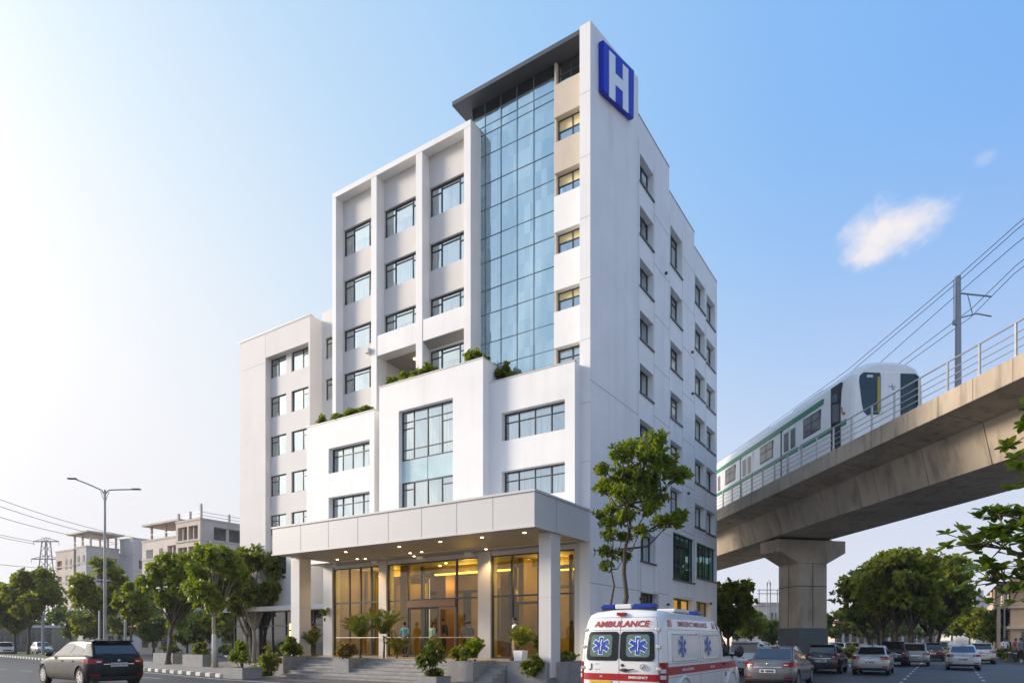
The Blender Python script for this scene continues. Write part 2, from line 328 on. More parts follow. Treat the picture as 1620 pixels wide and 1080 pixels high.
# ------------------------------------------------------------------ hospital axes: u to the left along the front, v into the building
OX,OY=3.195,26.8; EU=(-.83697,.54725); EV=(.54725,.83697)
HR=math.atan2(-.54725,.83697)
def W_(u,v,z=0): return (OX+u*EU[0]+v*EV[0], OY+u*EU[1]+v*EV[1], z)
hosp=thing('hospital_building','white multi-storey hospital with blue glass stairwell, grey entrance canopy and stepped blocks','hospital',(OX,OY,0),HR)
FR=lambda v: (lambda s,d,z: (-s, v+d, z))       # front-facing map: s=u, d inward
SD=lambda u: (lambda s,d,z: (-u-d, s, z))       # side-facing map: s=v, d inward
def hb(mb,u0,u1,v0,v1,z0,z1,m=0): mb.box(-u1,-u0,v0,v1,z0,z1,m)
def wall_holes(mb, mp, s0,s1,z0,z1, holes, depth, m=0, mr=None):
    """a wall face with rectangular openings and their reveals"""
    mr=m if mr is None else mr
    S=sorted({s0,s1,*[h[0] for h in holes],*[h[1] for h in holes]}); Z=sorted({z0,z1,*[h[2] for h in holes],*[h[3] for h in holes]})
    S=[a for a in S if s0-1e-6<=a<=s1+1e-6]; Z=[a for a in Z if z0-1e-6<=a<=z1+1e-6]
    for a,b in zip(S,S[1:]):
        for c,d in zip(Z,Z[1:]):
            ms,mz=(a+b)/2,(c+d)/2
            if any(h[0]<ms<h[1] and h[2]<mz<h[3] for h in holes): continue
            mb.face([mp(a,0,c),mp(b,0,c),mp(b,0,d),mp(a,0,d)],m)
    for a,b,c,d in holes:
        mb.face([mp(a,0,c),mp(b,0,c),mp(b,depth,c),mp(a,depth,c)],mr); mb.face([mp(a,0,d),mp(b,0,d),mp(b,depth,d),mp(a,depth,d)],mr)
        mb.face([mp(a,0,c),mp(a,0,d),mp(a,depth,d),mp(a,depth,c)],mr); mb.face([mp(b,0,c),mp(b,0,d),mp(b,depth,d),mp(b,depth,c)],mr)
def mbox(mb,mp,s0,s1,d0,d1,z0,z1,m=0):
    vs=[mp(s,d,z) for z in (z0,z1) for d in (d0,d1) for s in (s0,s1)]
    mb.raw(vs,[(0,1,3,2),(4,6,7,5),(0,4,5,1),(2,3,7,6),(0,2,6,4),(1,5,7,3)],m)
wr=random.Random(5)
def window(mp, s0,s1,z0,z1, d, verts, trans, sill=None, fw=.05, pane='pane', cur='curtain', blind=None, gaps=True):
    """window: frame (mullions at s=verts, transoms (sa,sb,z)), pane and curtain as sub-parts"""
    f=MB(); e=.004
    for a,b,c,dd in ((s0+e,s0+fw,z0+e,z1-e),(s1-fw,s1-e,z0+e,z1-e),(s0+fw,s1-fw,z0+e,z0+fw),(s0+fw,s1-fw,z1-fw,z1-e)): mbox(f,mp,a,b,d,d+.08,c,dd)
    for x in verts: mbox(f,mp,x-fw*.5,x+fw*.5,d+.004,d+.076,z0+fw,z1-fw)
    for a,b,z in trans: mbox(f,mp,a,b,d+.012,d+.068,z-fw*.45,z+fw*.45)
    if sill: mbox(f,mp,s0-.05,s1+.05,-sill,.02,z0-.09,z0-.004)
    o=f.build('window',M['frame'],hosp)
    p=MB(); vv=[s0+fw]+sorted(verts)+[s1-fw]; q_=lambda: d+.04+wr.uniform(-.011,.011)
    for a,b in zip(vv,vv[1:]): p.face([mp(a,q_(),z0+fw),mp(b,q_(),z0+fw),mp(b,q_(),z1-fw),mp(a,q_(),z1-fw)])
    p.build('pane',M[pane],o,fix=False)
    c=MB(); x=s0+.06
    if cur:
        w=s1-s0
        while x<s1-.05:
            b=min(s1-.05, x+wr.uniform(.35,.8))
            if wr.random()<.78 or not gaps:
                dd=d+.2+wr.uniform(0,.12); zb=z0+.02; n=max(2,int((b-x)/.09)); pts=[]
                for k in range(n+1):
                    s=x+(b-x)*k/n; pts.append((s,dd+(.035 if k%2 else 0)))
                for (sa,da),(sb,db) in zip(pts,pts[1:]): c.face([mp(sa,da,zb),mp(sb,db,zb),mp(sb,db,z1-.02),mp(sa,da,z1-.02)])
            x=b+ (wr.uniform(.02,.18) if gaps else 0)
        if c.f: c.build('curtain',M[cur],o,fix=False)
    bd=.10 if blind is None else .022
    if blind is None and cur and z1-z0<2 and wr.random()<.28: blind=z1-(z1-z0)*wr.uniform(.22,.6)
    if blind:
        q=MB(); q.face([mp(s0+.05,d+bd,blind),mp(s1-.05,d+bd,blind),mp(s1-.05,d+bd,z1-.03),mp(s0+.05,d+bd,z1-.03)]); q.build('roller_blind',M['blind'],o,fix=False)
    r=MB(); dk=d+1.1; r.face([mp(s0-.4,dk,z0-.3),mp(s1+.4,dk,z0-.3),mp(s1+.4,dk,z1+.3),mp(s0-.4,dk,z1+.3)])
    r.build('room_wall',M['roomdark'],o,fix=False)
    return o
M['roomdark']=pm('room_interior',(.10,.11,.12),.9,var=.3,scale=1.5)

# --- tower: white pier and the long side wall on the right
b=MB()
hb(b,.003,.49,0,.75,0,26.94)
b.build('front_pier',M['white'],hosp)
C1=[(5.25,7.0,a,c) for a,c in ((23.5,24.8),(21.0,22.35),(18.55,19.85),(16.05,17.37),(13.5,14.85),(10.9,12.22),(8.3,9.6))]+[(5.33,7.3,5.5,6.85)]
C2=[(9.45,11.3,a,c) for a,c in ((21.6,23.63),(18.8,20.4),(16.1,17.55),(13.5,14.88),(10.95,12.3),(8.5,9.85))]
C3=[(13.6,15.5,a,c) for a,c in ((21.35,22.93),(18.7,20.2),(16.05,17.5),(13.45,14.85),(10.9,12.27),(8.33,9.65))]
C4=[(15.8,17.6,a,c) for a,c in ((21.2,22.8),(18.6,20.1),(15.97,17.4),(13.4,14.78),(10.87,12.25),(8.25,9.65))]
BIG=(9.85,13.4,5.0,7.48); LOW=(13.9,17.75,5.37,7.42); GR=[(5.36,7.7,1.3,4.0),(9.92,13.3,1.3,4.0),(13.8,16.7,1.3,4.0)]
wl=MB(); mp=SD(0)
wl.face([mp(0,0,0),mp(5.05,0,0),mp(5.05,0,28.2),mp(0,0,26.95)])
wall_holes(wl,mp,5.05,9.25,0,26.5,C1+[GR[0]],.34)
wall_holes(wl,mp,9.25,13.45,0,25.27,C2+[BIG,GR[1]],.34)
wall_holes(wl,mp,13.45,18.0,0,24.45,C3+C4+[LOW,GR[2]],.34)
# thickness of the stepped parapets, front top of the sail wall, back wall
for a,c,z in ((5.05,9.25,26.5),(9.25,13.45,25.27),(13.45,18.,24.45)): hb(wl,.0,.3,a,c,z-.6,z-.002) if False else wl.face([mp(a,0,z),mp(c,0,z),mp(c,.35,z),mp(a,.35,z)])
wl.face([mp(0,0,26.95),mp(5.05,0,28.2),mp(5.05,.45,28.2),mp(0,.45,26.95)])
wl.face([mp(5.05,0,26.5),mp(5.05,.45,26.5),mp(5.05,.45,28.2),mp(5.05,0,28.2)])
wl.face([mp(9.25,0,25.27),mp(9.25,.35,25.27),mp(9.25,.35,26.5),mp(9.25,0,26.5)])
wl.face([mp(13.45,0,24.45),mp(13.45,.35,24.45),mp(13.45,.35,25.27),mp(13.45,0,25.27)])
wl.face([mp(0,.45,0),mp(0,.45,26.95),mp(5.05,.45,28.2),mp(5.05,.45,0)])
wl.face([mp(18,0,0),mp(18,0,24.45),mp(18,12,24.45),mp(18,12,0)])
# thin joints: at the window edges and at the floors
def joint(v0,v1,z0,z1): mbox(wl,mp,v0,v1,-.003,.01,z0,z1,1)
for s in (5.03,7.08): joint(s-.012,s+.012,2.0,25.3)
for s in (9.27,11.37): joint(s-.012,s+.012,7.7,24.2)
for s in (13.5,15.62): joint(s-.012,s+.012,4.2,23.3)
joint(17.86,17.884,8,24); joint(5.3,5.33,0,5.2); joint(7.75,7.775,0,5.2)
for z in (22.9,20.45,17.95,15.4,12.85,10.35,7.75,4.08):
    joint(7.1,9.26,z-.012,z+.012); joint(11.4,13.48,z-.012,z+.012)
joint(0,5.3,4.03,4.055); joint(0,5.02,12.3,12.325); joint(5.3,9.8,7.2,7.22)
for v,z in ((8.6,20.6),(12.9,18.1),(12.95,15.75),(8.6,9.0),(5.2,3.6),(8.9,3.5),(16.5,3.9),(12.2,9.9)): mbox(wl,mp,v,v+.1,-.12,0,z,z+.12,2)   # rain spouts
wl.build('side_wall',[M['white'],M['joint'],M['darkgap']],hosp)
for h in C1[:7]+C2+C3+C4:
    s0,s1,z0,z1=h; mid=s0+(s1-s0)*.56
    window(mp,s0,s1,z0,z1,.3,[mid],[(s0+.05,mid,z1-.38)] if (s0<9 or s0>13) else [(mid,s1-.05,z1-.4)],sill=.06)
window(mp,5.33,7.3,5.5,6.85,.3,[6.4],[],sill=.06)
window(mp,*BIG,.12,[10.6,11.4,12.2,12.95],[(9.9,13.35,5.75),(9.9,13.35,6.95)],sill=.08,pane='pane_teal',cur=None)
window(mp,*LOW,.14,[14.8,15.6,16.0,16.9],[(13.95,17.7,6.95)],sill=.06,pane='pane_teal',cur=None)
for h in GR:
    o=window(mp,*h,.32,[h[0]+.9,h[0]+1.75],[],pane='lobbyglass',cur=None)
    q=MB(); q.face([mp(h[0],.9,h[2]),mp(h[1],.9,h[2]),mp(h[1],.9,h[3]),mp(h[0],.9,h[3])]); q.build('lit_room',M['warmroom'],o,fix=False)
# --- stairwell glass, spandrel strip and dark overhanging roof
g=MB(); mp=FR(.7); us=[6.5,5.76,4.87,4.0,3.12,2.02]; zs=[13.0,13.63,14.31,15.44,16.79,17.91,19.21,20.34,21.66,22.84,24.16,25.15,25.54,26.06]
for a,c in zip(us,us[1:]):
    for d,e in zip(zs,zs[1:]):
        j_=lambda: wr.uniform(-.007,.007)
        g.face([mp(a,j_(),d),mp(c,j_(),d),mp(c,j_(),e),mp(a,j_(),e)],0)
    g.face([mp(a,0,26.06),mp(c,0,26.06),mp(c,0,26.62),mp(a,0,26.62)],1)
g.face([(-6.5,.7,13),(-6.5,6,13),(-6.5,6,26.62),(-6.5,.7,26.62)],1)
cw=g.build('curtain_wall',[M['cw'],M['darkglass']],hosp,fix=False)
f=MB()
for u in us: mbox(f,mp,u-.015,u+.015,-.025,.03,13,26.6)
for z in zs[1:]: mbox(f,mp,2.02,6.5,-.018,.025,z-.013,z+.013)
f.build('mullion_grid',M['mull'],cw)
SPN=[(24.16,25.56,'beige'),(21.75,23.09,'beige'),(19.21,20.78,'white'),(16.71,18.27,'white'),(14.25,15.8,'white'),(12.6,13.3,'white')]
for z0,z1,m in SPN:
    s=MB(); hb(s,.494,2.0,.52,.95,z0,z1); s.build('spandrel_panel',M[m],hosp,bevel=.01,seg=1)
for z0,z1,bl in ((23.09,24.16,23.66),(20.78,21.75,21.3),(18.27,19.21,18.83),(15.8,16.71,16.36),(13.3,14.25,None)):
    zt=(bl or 13.85)
    window(FR(.78),.5,1.93,z0,z1,0,[1.22],[(.55,1.88,zt)],blind=bl)
window(FR(.78),.5,1.93,25.56,26.6,0,[1.3],[(.55,1.88,26.1)],cur=None)
s=MB(); hb(s,1.93,2.02,.6,.95,13,26.6); s.build('jamb',M['beige'],hosp)
r=MB(); x0,x1=-7.17,-.495
r.prism([(0.0,26.63),(0.0,26.84),(6.0,27.0),(6.0,26.62),(.6,26.62)],x0,x1,0,'x')
r.build('roof_overhang',M['roofmetal'],hosp,bevel=.012,seg=1)
# --- three-bay frame on the left of the stairwell
f=MB(); mp=FR(-.1); fins=[(14.91,15.2),(11.93,12.33),(8.9,9.32),(6.0,6.4)]
for a,c in fins:
    hb(f,a,c,-.1,.62,5.6,25.17)
hb(f,6.0,15.2,-.102,.62,25.17,25.46)
hb(f,6.0,6.4,.62,.72,12.9,25.46); hb(f,15.0,15.2,.62,9,5.6,25.44)      # right return and far left side wall
f.build('bay_frame',M['white'],hosp,bevel=.012,seg=1)
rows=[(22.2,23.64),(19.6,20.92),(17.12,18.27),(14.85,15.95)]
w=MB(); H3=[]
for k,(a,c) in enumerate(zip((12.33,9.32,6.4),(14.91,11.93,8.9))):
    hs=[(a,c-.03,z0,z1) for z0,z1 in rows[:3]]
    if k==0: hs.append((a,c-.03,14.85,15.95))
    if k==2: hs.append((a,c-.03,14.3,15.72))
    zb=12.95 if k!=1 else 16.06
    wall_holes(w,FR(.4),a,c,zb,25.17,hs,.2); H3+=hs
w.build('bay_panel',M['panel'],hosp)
for a,c,z0,z1 in H3:
    L_=c-a; v1=c-L_*.27; v2=c-L_*.72
    window(FR(.5),a,c,z0,z1,0,[v1,v2],[(v1,c-.05,z1-.36),(a+.05,v2,z1-.36),(v2,v1,z1-.2)],sill=.02,cur='curtainwarm' if wr.random()<.35 else 'curtain')
s=MB()
hb(s,9.32,11.93,-.08,.62,16.05,17.08); hb(s,6.4,8.9,-.08,.62,16.05,17.08)
s.build('balcony_parapet',M['white'],hosp,bevel=.01,seg=1)
s=MB()
s.face([(-9.32,.55,16.04),(-11.93,.55,16.04),(-11.93,2.6,15.84),(-9.32,2.6,15.84)],1)
s.face([(-6.4,.0,16.04),(-8.9,.0,16.04),(-8.9,.5,15.73),(-6.4,.5,15.73)],1)
s.face([(-9.3,2.6,12.9),(-11.95,2.6,12.9),(-11.95,2.6,16),(-9.3,2.6,16)],0); s.face([(-11.95,.4,12.9),(-11.95,2.6,12.9),(-11.95,2.6,16),(-11.95,.4,16)],0); s.face([(-9.3,.4,12.9),(-9.3,2.6,12.9),(-9.3,2.6,16),(-9.3,.4,16)],0)
s.build('balcony_recess',[M['wing'],M['soffit']],hosp)
q=MB(); q.tube([(-10.4,1.1,15.99),(-10.4,1.1,15.95)],.09,12); q.build('balcony_light',M['lamp'],hosp)
q=MB(); hb(q,12.36,12.62,-.25,.39,16.3,16.55); q.build('air_conditioner',M['wing'],hosp,bevel=.02)
# --- left wing
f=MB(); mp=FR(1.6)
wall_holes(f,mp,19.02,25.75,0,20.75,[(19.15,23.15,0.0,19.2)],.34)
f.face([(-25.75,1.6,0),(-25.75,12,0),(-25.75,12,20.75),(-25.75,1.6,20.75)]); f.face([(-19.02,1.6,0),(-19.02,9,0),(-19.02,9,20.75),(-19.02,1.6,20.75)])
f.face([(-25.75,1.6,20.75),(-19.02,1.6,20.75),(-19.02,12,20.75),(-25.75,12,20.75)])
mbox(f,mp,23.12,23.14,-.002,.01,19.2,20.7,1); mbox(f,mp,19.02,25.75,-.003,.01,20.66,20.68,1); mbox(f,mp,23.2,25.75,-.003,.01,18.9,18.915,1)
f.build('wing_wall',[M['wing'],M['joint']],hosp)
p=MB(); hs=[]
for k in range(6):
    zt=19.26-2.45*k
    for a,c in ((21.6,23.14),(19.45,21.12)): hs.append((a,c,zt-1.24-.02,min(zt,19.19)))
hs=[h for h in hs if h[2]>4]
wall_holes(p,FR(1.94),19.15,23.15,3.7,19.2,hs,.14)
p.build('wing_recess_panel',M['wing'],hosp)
for i,(a,c,z0,z1) in enumerate(hs):
    m=c-(c-a)*.45 if i%2==0 else a+(c-a)*.42
    window(FR(2.02),a,c,z0,z1,0,[m],[(m,c-.05,z1-.36)] if i%2==0 else [(a+.05,m,z1-.36)],sill=.04)
p=MB(); hs=[(17.6,18.75,19.64-2.45*k-1.25,19.64-2.45*k) for k in range(6)]
wall_holes(p,FR(2.5),15.2,19.02,3.7,21.23,hs,.2); p.face([(-15.2,2.5,21.23),(-19.02,2.5,21.23),(-19.02,9,21.23),(-15.2,9,21.23)])
p.build('link_wall',M['wing'],hosp)
for a,c,z0,z1 in hs: window(FR(2.6),a,c,z0,z1,0,[a+.55],[(a+.55,c-.05,z1-.33)],sill=.03)
p=MB(); hb(p,15.4,26.2,.7,2.6,3.45,3.72); p.build('wing_ledge',M['wing'],hosp,bevel=.02)
p=MB(); hb(p,15.9,26.1,1.45,1.49,.0,3.45); p.build('shop_glass',M['darkglass'],hosp)
p=MB()
for k in range(9): hb(p,15.9+k*1.26,15.97+k*1.26,1.38,1.45,0,3.45)
hb(p,15.9,26.1,1.39,1.44,2.55,2.62); p.build('shop_frame',M['frame'],hosp)
q=MB()
for i in range(2):
    for j in range(2): hb(q,19.6+i*.55,20.0+i*.55,1.34,1.38,2.35-j*.45,2.68-j*.45)
q.build('lit_sign_panel',M['cove'],hosp)
# --- stepped lower blocks
w=MB(); mp=FR(-.9)
LH=[(11.62,14.57,10.3,11.59),(11.62,14.57,7.75,9.06)]
wall_holes(w,mp,11.3,16.27,5.7,12.97,LH,.3)
w.face([(-16.27,-.9,5.7),(-16.27,2.5,5.7),(-16.27,2.5,12.97),(-16.27,-.9,12.97)]); w.face([(-11.3,-.9,5.7),(-11.3,.4,5.7),(-11.3,.4,12.97),(-11.3,-.9,12.97)])
w.face([(-16.27,-.9,12.97),(-11.3,-.9,12.97),(-11.3,.41,12.97),(-16.27,.41,12.97)])
w.build('lower_block_wall',M['white'],hosp)
for a,c,z0,z1 in LH: window(FR(-.62),a,c,z0,z1,0,[13.82,13.11,12.35],[(a+.05,c-.05,z1-.4)],sill=.01)
w=MB(); mp=FR(-1.0)
wall_holes(w,mp,4.67,10.86,5.7,13.93,[(6.33,9.59,7.4,12.55)],.26)
for u in (4.67,10.86): w.face([(-u,-1,5.7),(-u,.69,5.7),(-u,.69,13.93),(-u,-1,13.93)])
w.face([(-10.86,-1,13.93),(-4.67,-1,13.93),(-4.67,.69,13.93),(-10.86,.69,13.93)])
w.face([(-11.3,.38,5.7),(-10.86,.38,5.7),(-10.86,.38,13.5),(-11.3,.38,13.5)],1)
w.build('lower_block_wall',[M['white'],M['wing']],hosp)
V4=[8.85,8.0,7.15]
mp=FR(-.76)
window(mp,6.33,9.59,10.22,12.55,0,V4,[(6.38,9.54,12.03),(6.38,9.54,10.72),(8.85,9.54,11.72),(6.38,7.15,11.72)],cur='curtainwarm',gaps=False)
window(mp,6.33,9.59,7.4,9.17,0,V4,[(8.85,9.54,8.83),(6.38,7.15,8.83)],cur='curtainwarm',gaps=False)
s=MB(); mbox(s,mp,6.33,7.98,0,.03,9.18,10.21); mbox(s,mp,8.02,9.59,0,.03,9.18,10.21); s.build('glass_spandrel',M['cwpale'],hosp)
w=MB(); mp=FR(-.5); RH=[(.91,4.03,10.33,11.56),(.91,4.03,7.76,9.01)]
wall_holes(w,mp,.45,4.67,5.7,13.0,RH,.27)
w.face([(-.45,-.5,5.7),(-.45,.1,5.7),(-.45,.1,13),(-.45,-.5,13)]); w.face([(-4.67,-.5,13),(-.45,-.5,13),(-.45,.72,13),(-4.67,.72,13)])
w.build('lower_block_wall',M['white'],hosp)
for a,c,z0,z1 in RH: window(FR(-.25),a,c,z0,z1,0,[3.3,2.48,1.68],[(a+.05,c-.05,z1-.4)],sill=.03)
CP=[(a-.015,c+.015,v-.02,v+.22,z,z+.05) for a,c,v,z in ((11.3,16.27,-.9,12.972),(4.67,10.86,-1.,13.932),(.45,4.668,-.5,13.002))]+[(18.99,25.78,1.575,1.85,20.752,20.80),(4.655,4.85,-.778,.68,13.932,13.978)]+[(-.02,.35,a,c,z,z+.05) for a,c,z in ((5.06,9.26,26.502),(9.26,13.46,25.272),(13.46,18.02,24.452))]
for i,q_ in enumerate(CP):
    q=MB(); hb(q,*q_); q.build('coping',M['clad' if i<5 else 'joint'],hosp)
cp=MB()
for z in (24.1,21.5,19.0,16.5,14.0,11.4,9.0): mbox(cp,FR(0),.0,.488,-.003,.0,z,z+.014)
cp.build('panel_joint',M['joint'],hosp)
# --- roofs and back (closed shell)
s=MB(); hb(s,.35,6.5,6,17.9,24.2,24.4); hb(s,6.0,15.2,.3,9,25.38,25.44); hb(s,.35,15.2,9.,9.2,0,24.2); s.build('flat_roof',M['wing'],hosp)
# --- entrance canopy
cn=MB(); z0,z1=5.73,7.02
cn.face([(-14.58,-4.3,z0),(-.06,-4.3,z0),(-.06,-4.3,z1),(-14.58,-4.3,z1)]); cn.face([(-.06,-4.3,z0),(-.06,0,z0),(-.06,0,z1),(-.06,-4.3,z1)]); cn.face([(-14.58,-4.3,z0),(-14.58,.6,z0),(-14.58,.6,z1),(-14.58,-4.3,z1)])
cn.face([(-14.58,-4.3,z1),(-.06,-4.3,z1),(-.06,-.02,z1),(-14.58,.6,z1)])
for u in (12.56,10.71,8.87,7.1,5.3,3.54,1.85): mbox(cn,FR(-4.3),u-.012,u+.012,-.003,.01,z0+.03,z1-.06,1)
mbox(cn,SD(.06),-2.72,-2.696,-.003,.01,z0+.03,z1-.06,1)
for a,c in ((z1-.05,z1+.03),(z0-.03,z0+.03)):
    hb(cn,.02,14.62,-4.34,-4.302,a,c,2); hb(cn,.02,.058,-4.30,-.01,a,c,2)
cn.build('canopy_fascia',[M['clad'],M['joint'],M['clad']],hosp)
s=MB(); s.face([(-14.56,-4.28,z0),(-.08,-4.28,z0),(-.08,.2,z0),(-14.56,.6,z0)],0)
for u in (11.9,9.2,6.5,3.8,1.9): hb(s,u-.01,u+.01,-4.2,.1,z0-.004,z0-.001,1)
s.build('canopy_soffit',[M['soffit'],M['joint']],hosp)
DL=[(13.25,-1.5),(12.27,-1.1),(11.9,-.9),(8.6,-1.3),(7.9,-1.3),(9.2,-.35),(5.2,-3.25),(10.8,-3.2),(7.6,-3.1),(3.1,-3.25),(4.9,-.45),(1.1,-3.3),(1.2,-1.2)]
for u,v in DL:
    q=MB(); q.tube([(-u,v,z0-.001),(-u,v,z0-.018)],.06,12); q.build('downlight',M['lamp'],hosp)
def spot(u,v,z,e,ang=110,size=.1,col=(1,.66,.30)):
    l=bpy.data.lights.new('lamp_light','SPOT'); l.energy=e; l.spot_size=R(ang); l.spot_blend=.6; l.shadow_soft_size=size; l.color=col
    o=bpy.data.objects.new('lamp_light',l); C.objects.link(o); o.parent=hosp; o.location=(-u,v,z)
for u,v,e in ((13.25,-1.5,60),(12.0,-.6,90),(8.6,-1.2,60),(9.2,-.35,60),(4.9,-.45,130),(7.6,-3.1,40),(3.1,-3.25,40)): spot(u,v,z0-.05,e)
# columns, plinth, entrance wall
for u0,u1 in ((14.25,14.9),(.12,.66)):
    c=MB(); hb(c,u0,u1,-3.0,-2.3,.3,z0-.002); hb(c,u0-.004,u1+.004,-3.004,-2.296,3.28,3.30,1); c.build('canopy_column',[M['clad'],M['joint']],hosp,bevel=.012,seg=1)
ZP=.88
c=MB(); hb(c,.0,15.3,-2.6,.7,.02,ZP); hb(c,15.3,27,.8,3,.02,.3); c.build('plinth',M['stone'],hosp)
e=MB(); hb(e,.1,15.3,-2.59,8.5,ZP+.001,ZP+.006); e.build('lobby_floor',M['floor'],hosp)
c=MB()
for a,bb in ((15.37,16.1),(11.41,11.95),(5.01,5.72)): hb(c,a,bb,.05,.6,ZP,z0-.01)
hb(c,.02,.76,.05,.6,0,z0-.01); hb(c,.02,16.1,.12,.6,5.5,z0-.012)
c.build('entrance_pier',M['clad'],hosp,bevel=.01,seg=1)
fr=MB(); mp=FR(.2)
for u in (15.34,14.19,13.36,12.59,11.38,10.07,7.03,5.76,4.98,3.91,2.57,1.57,.79): mbox(fr,mp,u-.035,u+.035,-.05,.06,ZP+.006,5.5)
for a,c_ in ((.79,4.98),(5.76,11.38),(11.98,15.34)): mbox(fr,mp,a,c_,-.04,.05,3.63,3.70); mbox(fr,mp,a,c_,-.04,.05,5.44,5.498); mbox(fr,mp,a,c_,-.04,.05,ZP+.006,ZP+.08)
fr.build('entrance_frame',M['frame'],hosp)
gl=MB()
for a,c_ in ((.8,2.56),(2.58,4.97),(5.78,7.0),(10.1,11.36),(11.98,15.33)): gl.face([mp(a,0,ZP),mp(c_,0,ZP),mp(c_,0,5.45),mp(a,0,5.45)])
gl.face([mp(7.05,0,3.7),mp(10.05,0,3.7),mp(10.05,0,5.45),mp(7.05,0,5.45)])
gl.build('entrance_glass',M['lobbyglass'],hosp,fix=False)
d=MB(); mbox(d,mp,7.06,10.04,-.12,.1,3.30,3.63); d.build('door_header',M['bronze'],hosp)
for a,c_ in ((8.95,10.04),(8.1,8.9)):
    q=MB()
    for s0,s1,t0,t1 in ((a,a+.09,ZP+.01,3.29),(c_-.09,c_,ZP+.01,3.29),(a+.09,c_-.09,3.2,3.29),(a+.09,c_-.09,ZP+.01,ZP+.12)): mbox(q,mp,s0,s1,-.03,.04,t0,t1)
    dr=q.build('sliding_door',M['frame'],hosp); q=MB(); q.face([mp(a+.09,0,ZP+.12),mp(c_-.09,0,ZP+.12),mp(c_-.09,0,3.2),mp(a+.09,0,3.2)]); q.build('pane',M['lobbyglass'],dr,fix=False)
q=MB()
for s in (7.06,7.98): mbox(q,mp,s,s+.1,-.06,.06,ZP+.01,3.29)
mbox(q,mp,7.16,7.98,-.06,.06,3.16,3.29); q.build('door_portal',M['bronze'],hosp)
q=MB(); mbox(q,mp,3.7,3.82,.1,.2,ZP+.01,3.4); mbox(q,mp,2.6,2.7,.1,.2,ZP+.01,3.4); mbox(q,mp,2.7,3.7,.1,.2,3.28,3.4); q.build('side_door_frame',M['frame'],hosp)
q=MB(); q.tube([(-10.2,-.1,1.83),(-14.9,-.1,1.83)],.02,6); q.tube([(-5.8,-.1,1.83),(-10.2,-.1,1.83)],.02,6); q.build('push_rail',M['rail'],hosp)
# lobby interior
q=MB()
q.face([(-15.3,.62,5.62),(-.8,.62,5.62),(-.8,8,5.62),(-15.3,8,5.62)],0); q.face([(-15.3,8,ZP),(-.8,8,ZP),(-.8,8,5.7),(-15.3,8,5.7)],1)
for u in (.8,15.36): q.face([(-u,.6,ZP),(-u,8,ZP),(-u,8,5.7),(-u,.6,5.7)],1)
hb(q,10.3,10.9,3.4,4.2,ZP,5.6,2); hb(q,6.1,6.6,3.2,4.0,ZP,5.6,2); hb(q,12.4,14.6,4.2,4.4,ZP,4.9,1); hb(q,4.6,4.9,2.2,4.8,ZP,5.6,1); hb(q,11.45,11.9,1.6,1.9,ZP,5.6,2)
for u in (3.0,4.4,7.4,9.9,12.0,13.6): hb(q,u,u+.5,7.85,7.95,ZP,4.6,3)
for u in (2.2,5.4,11.1,14.7): hb(q,u-.07,u+.07,2.4,2.55,ZP,5.6,3)
hb(q,.9,15.2,7.9,7.97,4.6,4.75,3); hb(q,.9,15.2,3.0,3.08,5.25,5.6,1)
q.build('lobby_wall',[M['soffit'],M['amber'],M['bronze'],M['frame']],hosp)
q=MB(); hb(q,5.6,10.4,2.6,2.75,5.1,5.18); hb(q,2.3,4.2,3.2,3.3,5.0,5.07); hb(q,6.8,9.6,7.8,7.9,3.2,3.27); q.build('cove_light',M['cove'],hosp)
for k in range(16):
    u,v=wr.uniform(1.5,14.5),wr.uniform(1.2,6.5); q=MB(); q.tube([(-u,v,5.6),(-u,v,5.57)],.07,10); q.build('ceiling_lamp',M['lamp'],hosp)
for k in range(5):
    u,v,zz=wr.uniform(5.8,10),wr.uniform(3,5.5),wr.uniform(3.6,4.5); q=MB(); q.tube([(-u,v,zz),(-u,v,zz-.02),(-u,v,zz-.2),(-u,v,zz-.22)],[.02,.08,.08,.02],10); q.tube([(-u,v,zz),(-u,v,5.6)],.006,4); q.build('pendant_lamp',M['lamp'],hosp)
for u,v,e in ((13.5,2.5,85),(8.5,3,110),(8.3,6,110),(3.2,2.6,85),(11,5,55),(1.8,4,35)):
    l=bpy.data.lights.new('lobby_lamp','POINT'); l.energy=e; l.color=(1,.66,.22); l.shadow_soft_size=.3; o=bpy.data.objects.new('lobby_lamp',l); C.objects.link(o); o.parent=hosp; o.location=(-u,v,4.9)
q=MB(); hb(q,7.3,9.4,6.6,7.2,ZP,1.95); q.build('reception_desk',M['bronze'],hosp)

# --- the sign on the tower side wall (hangs on the wall: a thing of its own)
sg=thing('hospital_sign','big blue square sign with white letter H on the side of the tower','sign',(OX,OY,0),HR)
mp=SD(0)
poly=[(.72,26.6),(4.02,27.7),(3.97,25.45),(.75,24.5)]
def slab(poly,x0,x1):
    n=len(poly); b=MB(); vs=[(x0,a,z) for a,z in poly]+[(x1,a,z) for a,z in poly]
    b.raw(vs,[tuple(range(n)),tuple(range(2*n-1,n-1,-1))]+[(i,i+n,(i+1)%n+n,(i+1)%n) for i in range(n)]); return b
slab(poly,.004,.24).build('sign_panel',M['blue'],sg,bevel=.05,seg=3)
sh=lambda a,z:(a, z+ (a-2.35)*.32)
Hh=[(1.26,24.95),(1.26,26.9),(1.88,26.9),(1.88,26.17),(2.68,26.17),(2.68,26.9),(3.28,26.9),(3.28,24.95),(2.68,24.95),(2.68,25.68),(1.88,25.68),(1.88,24.95)]
b=MB()
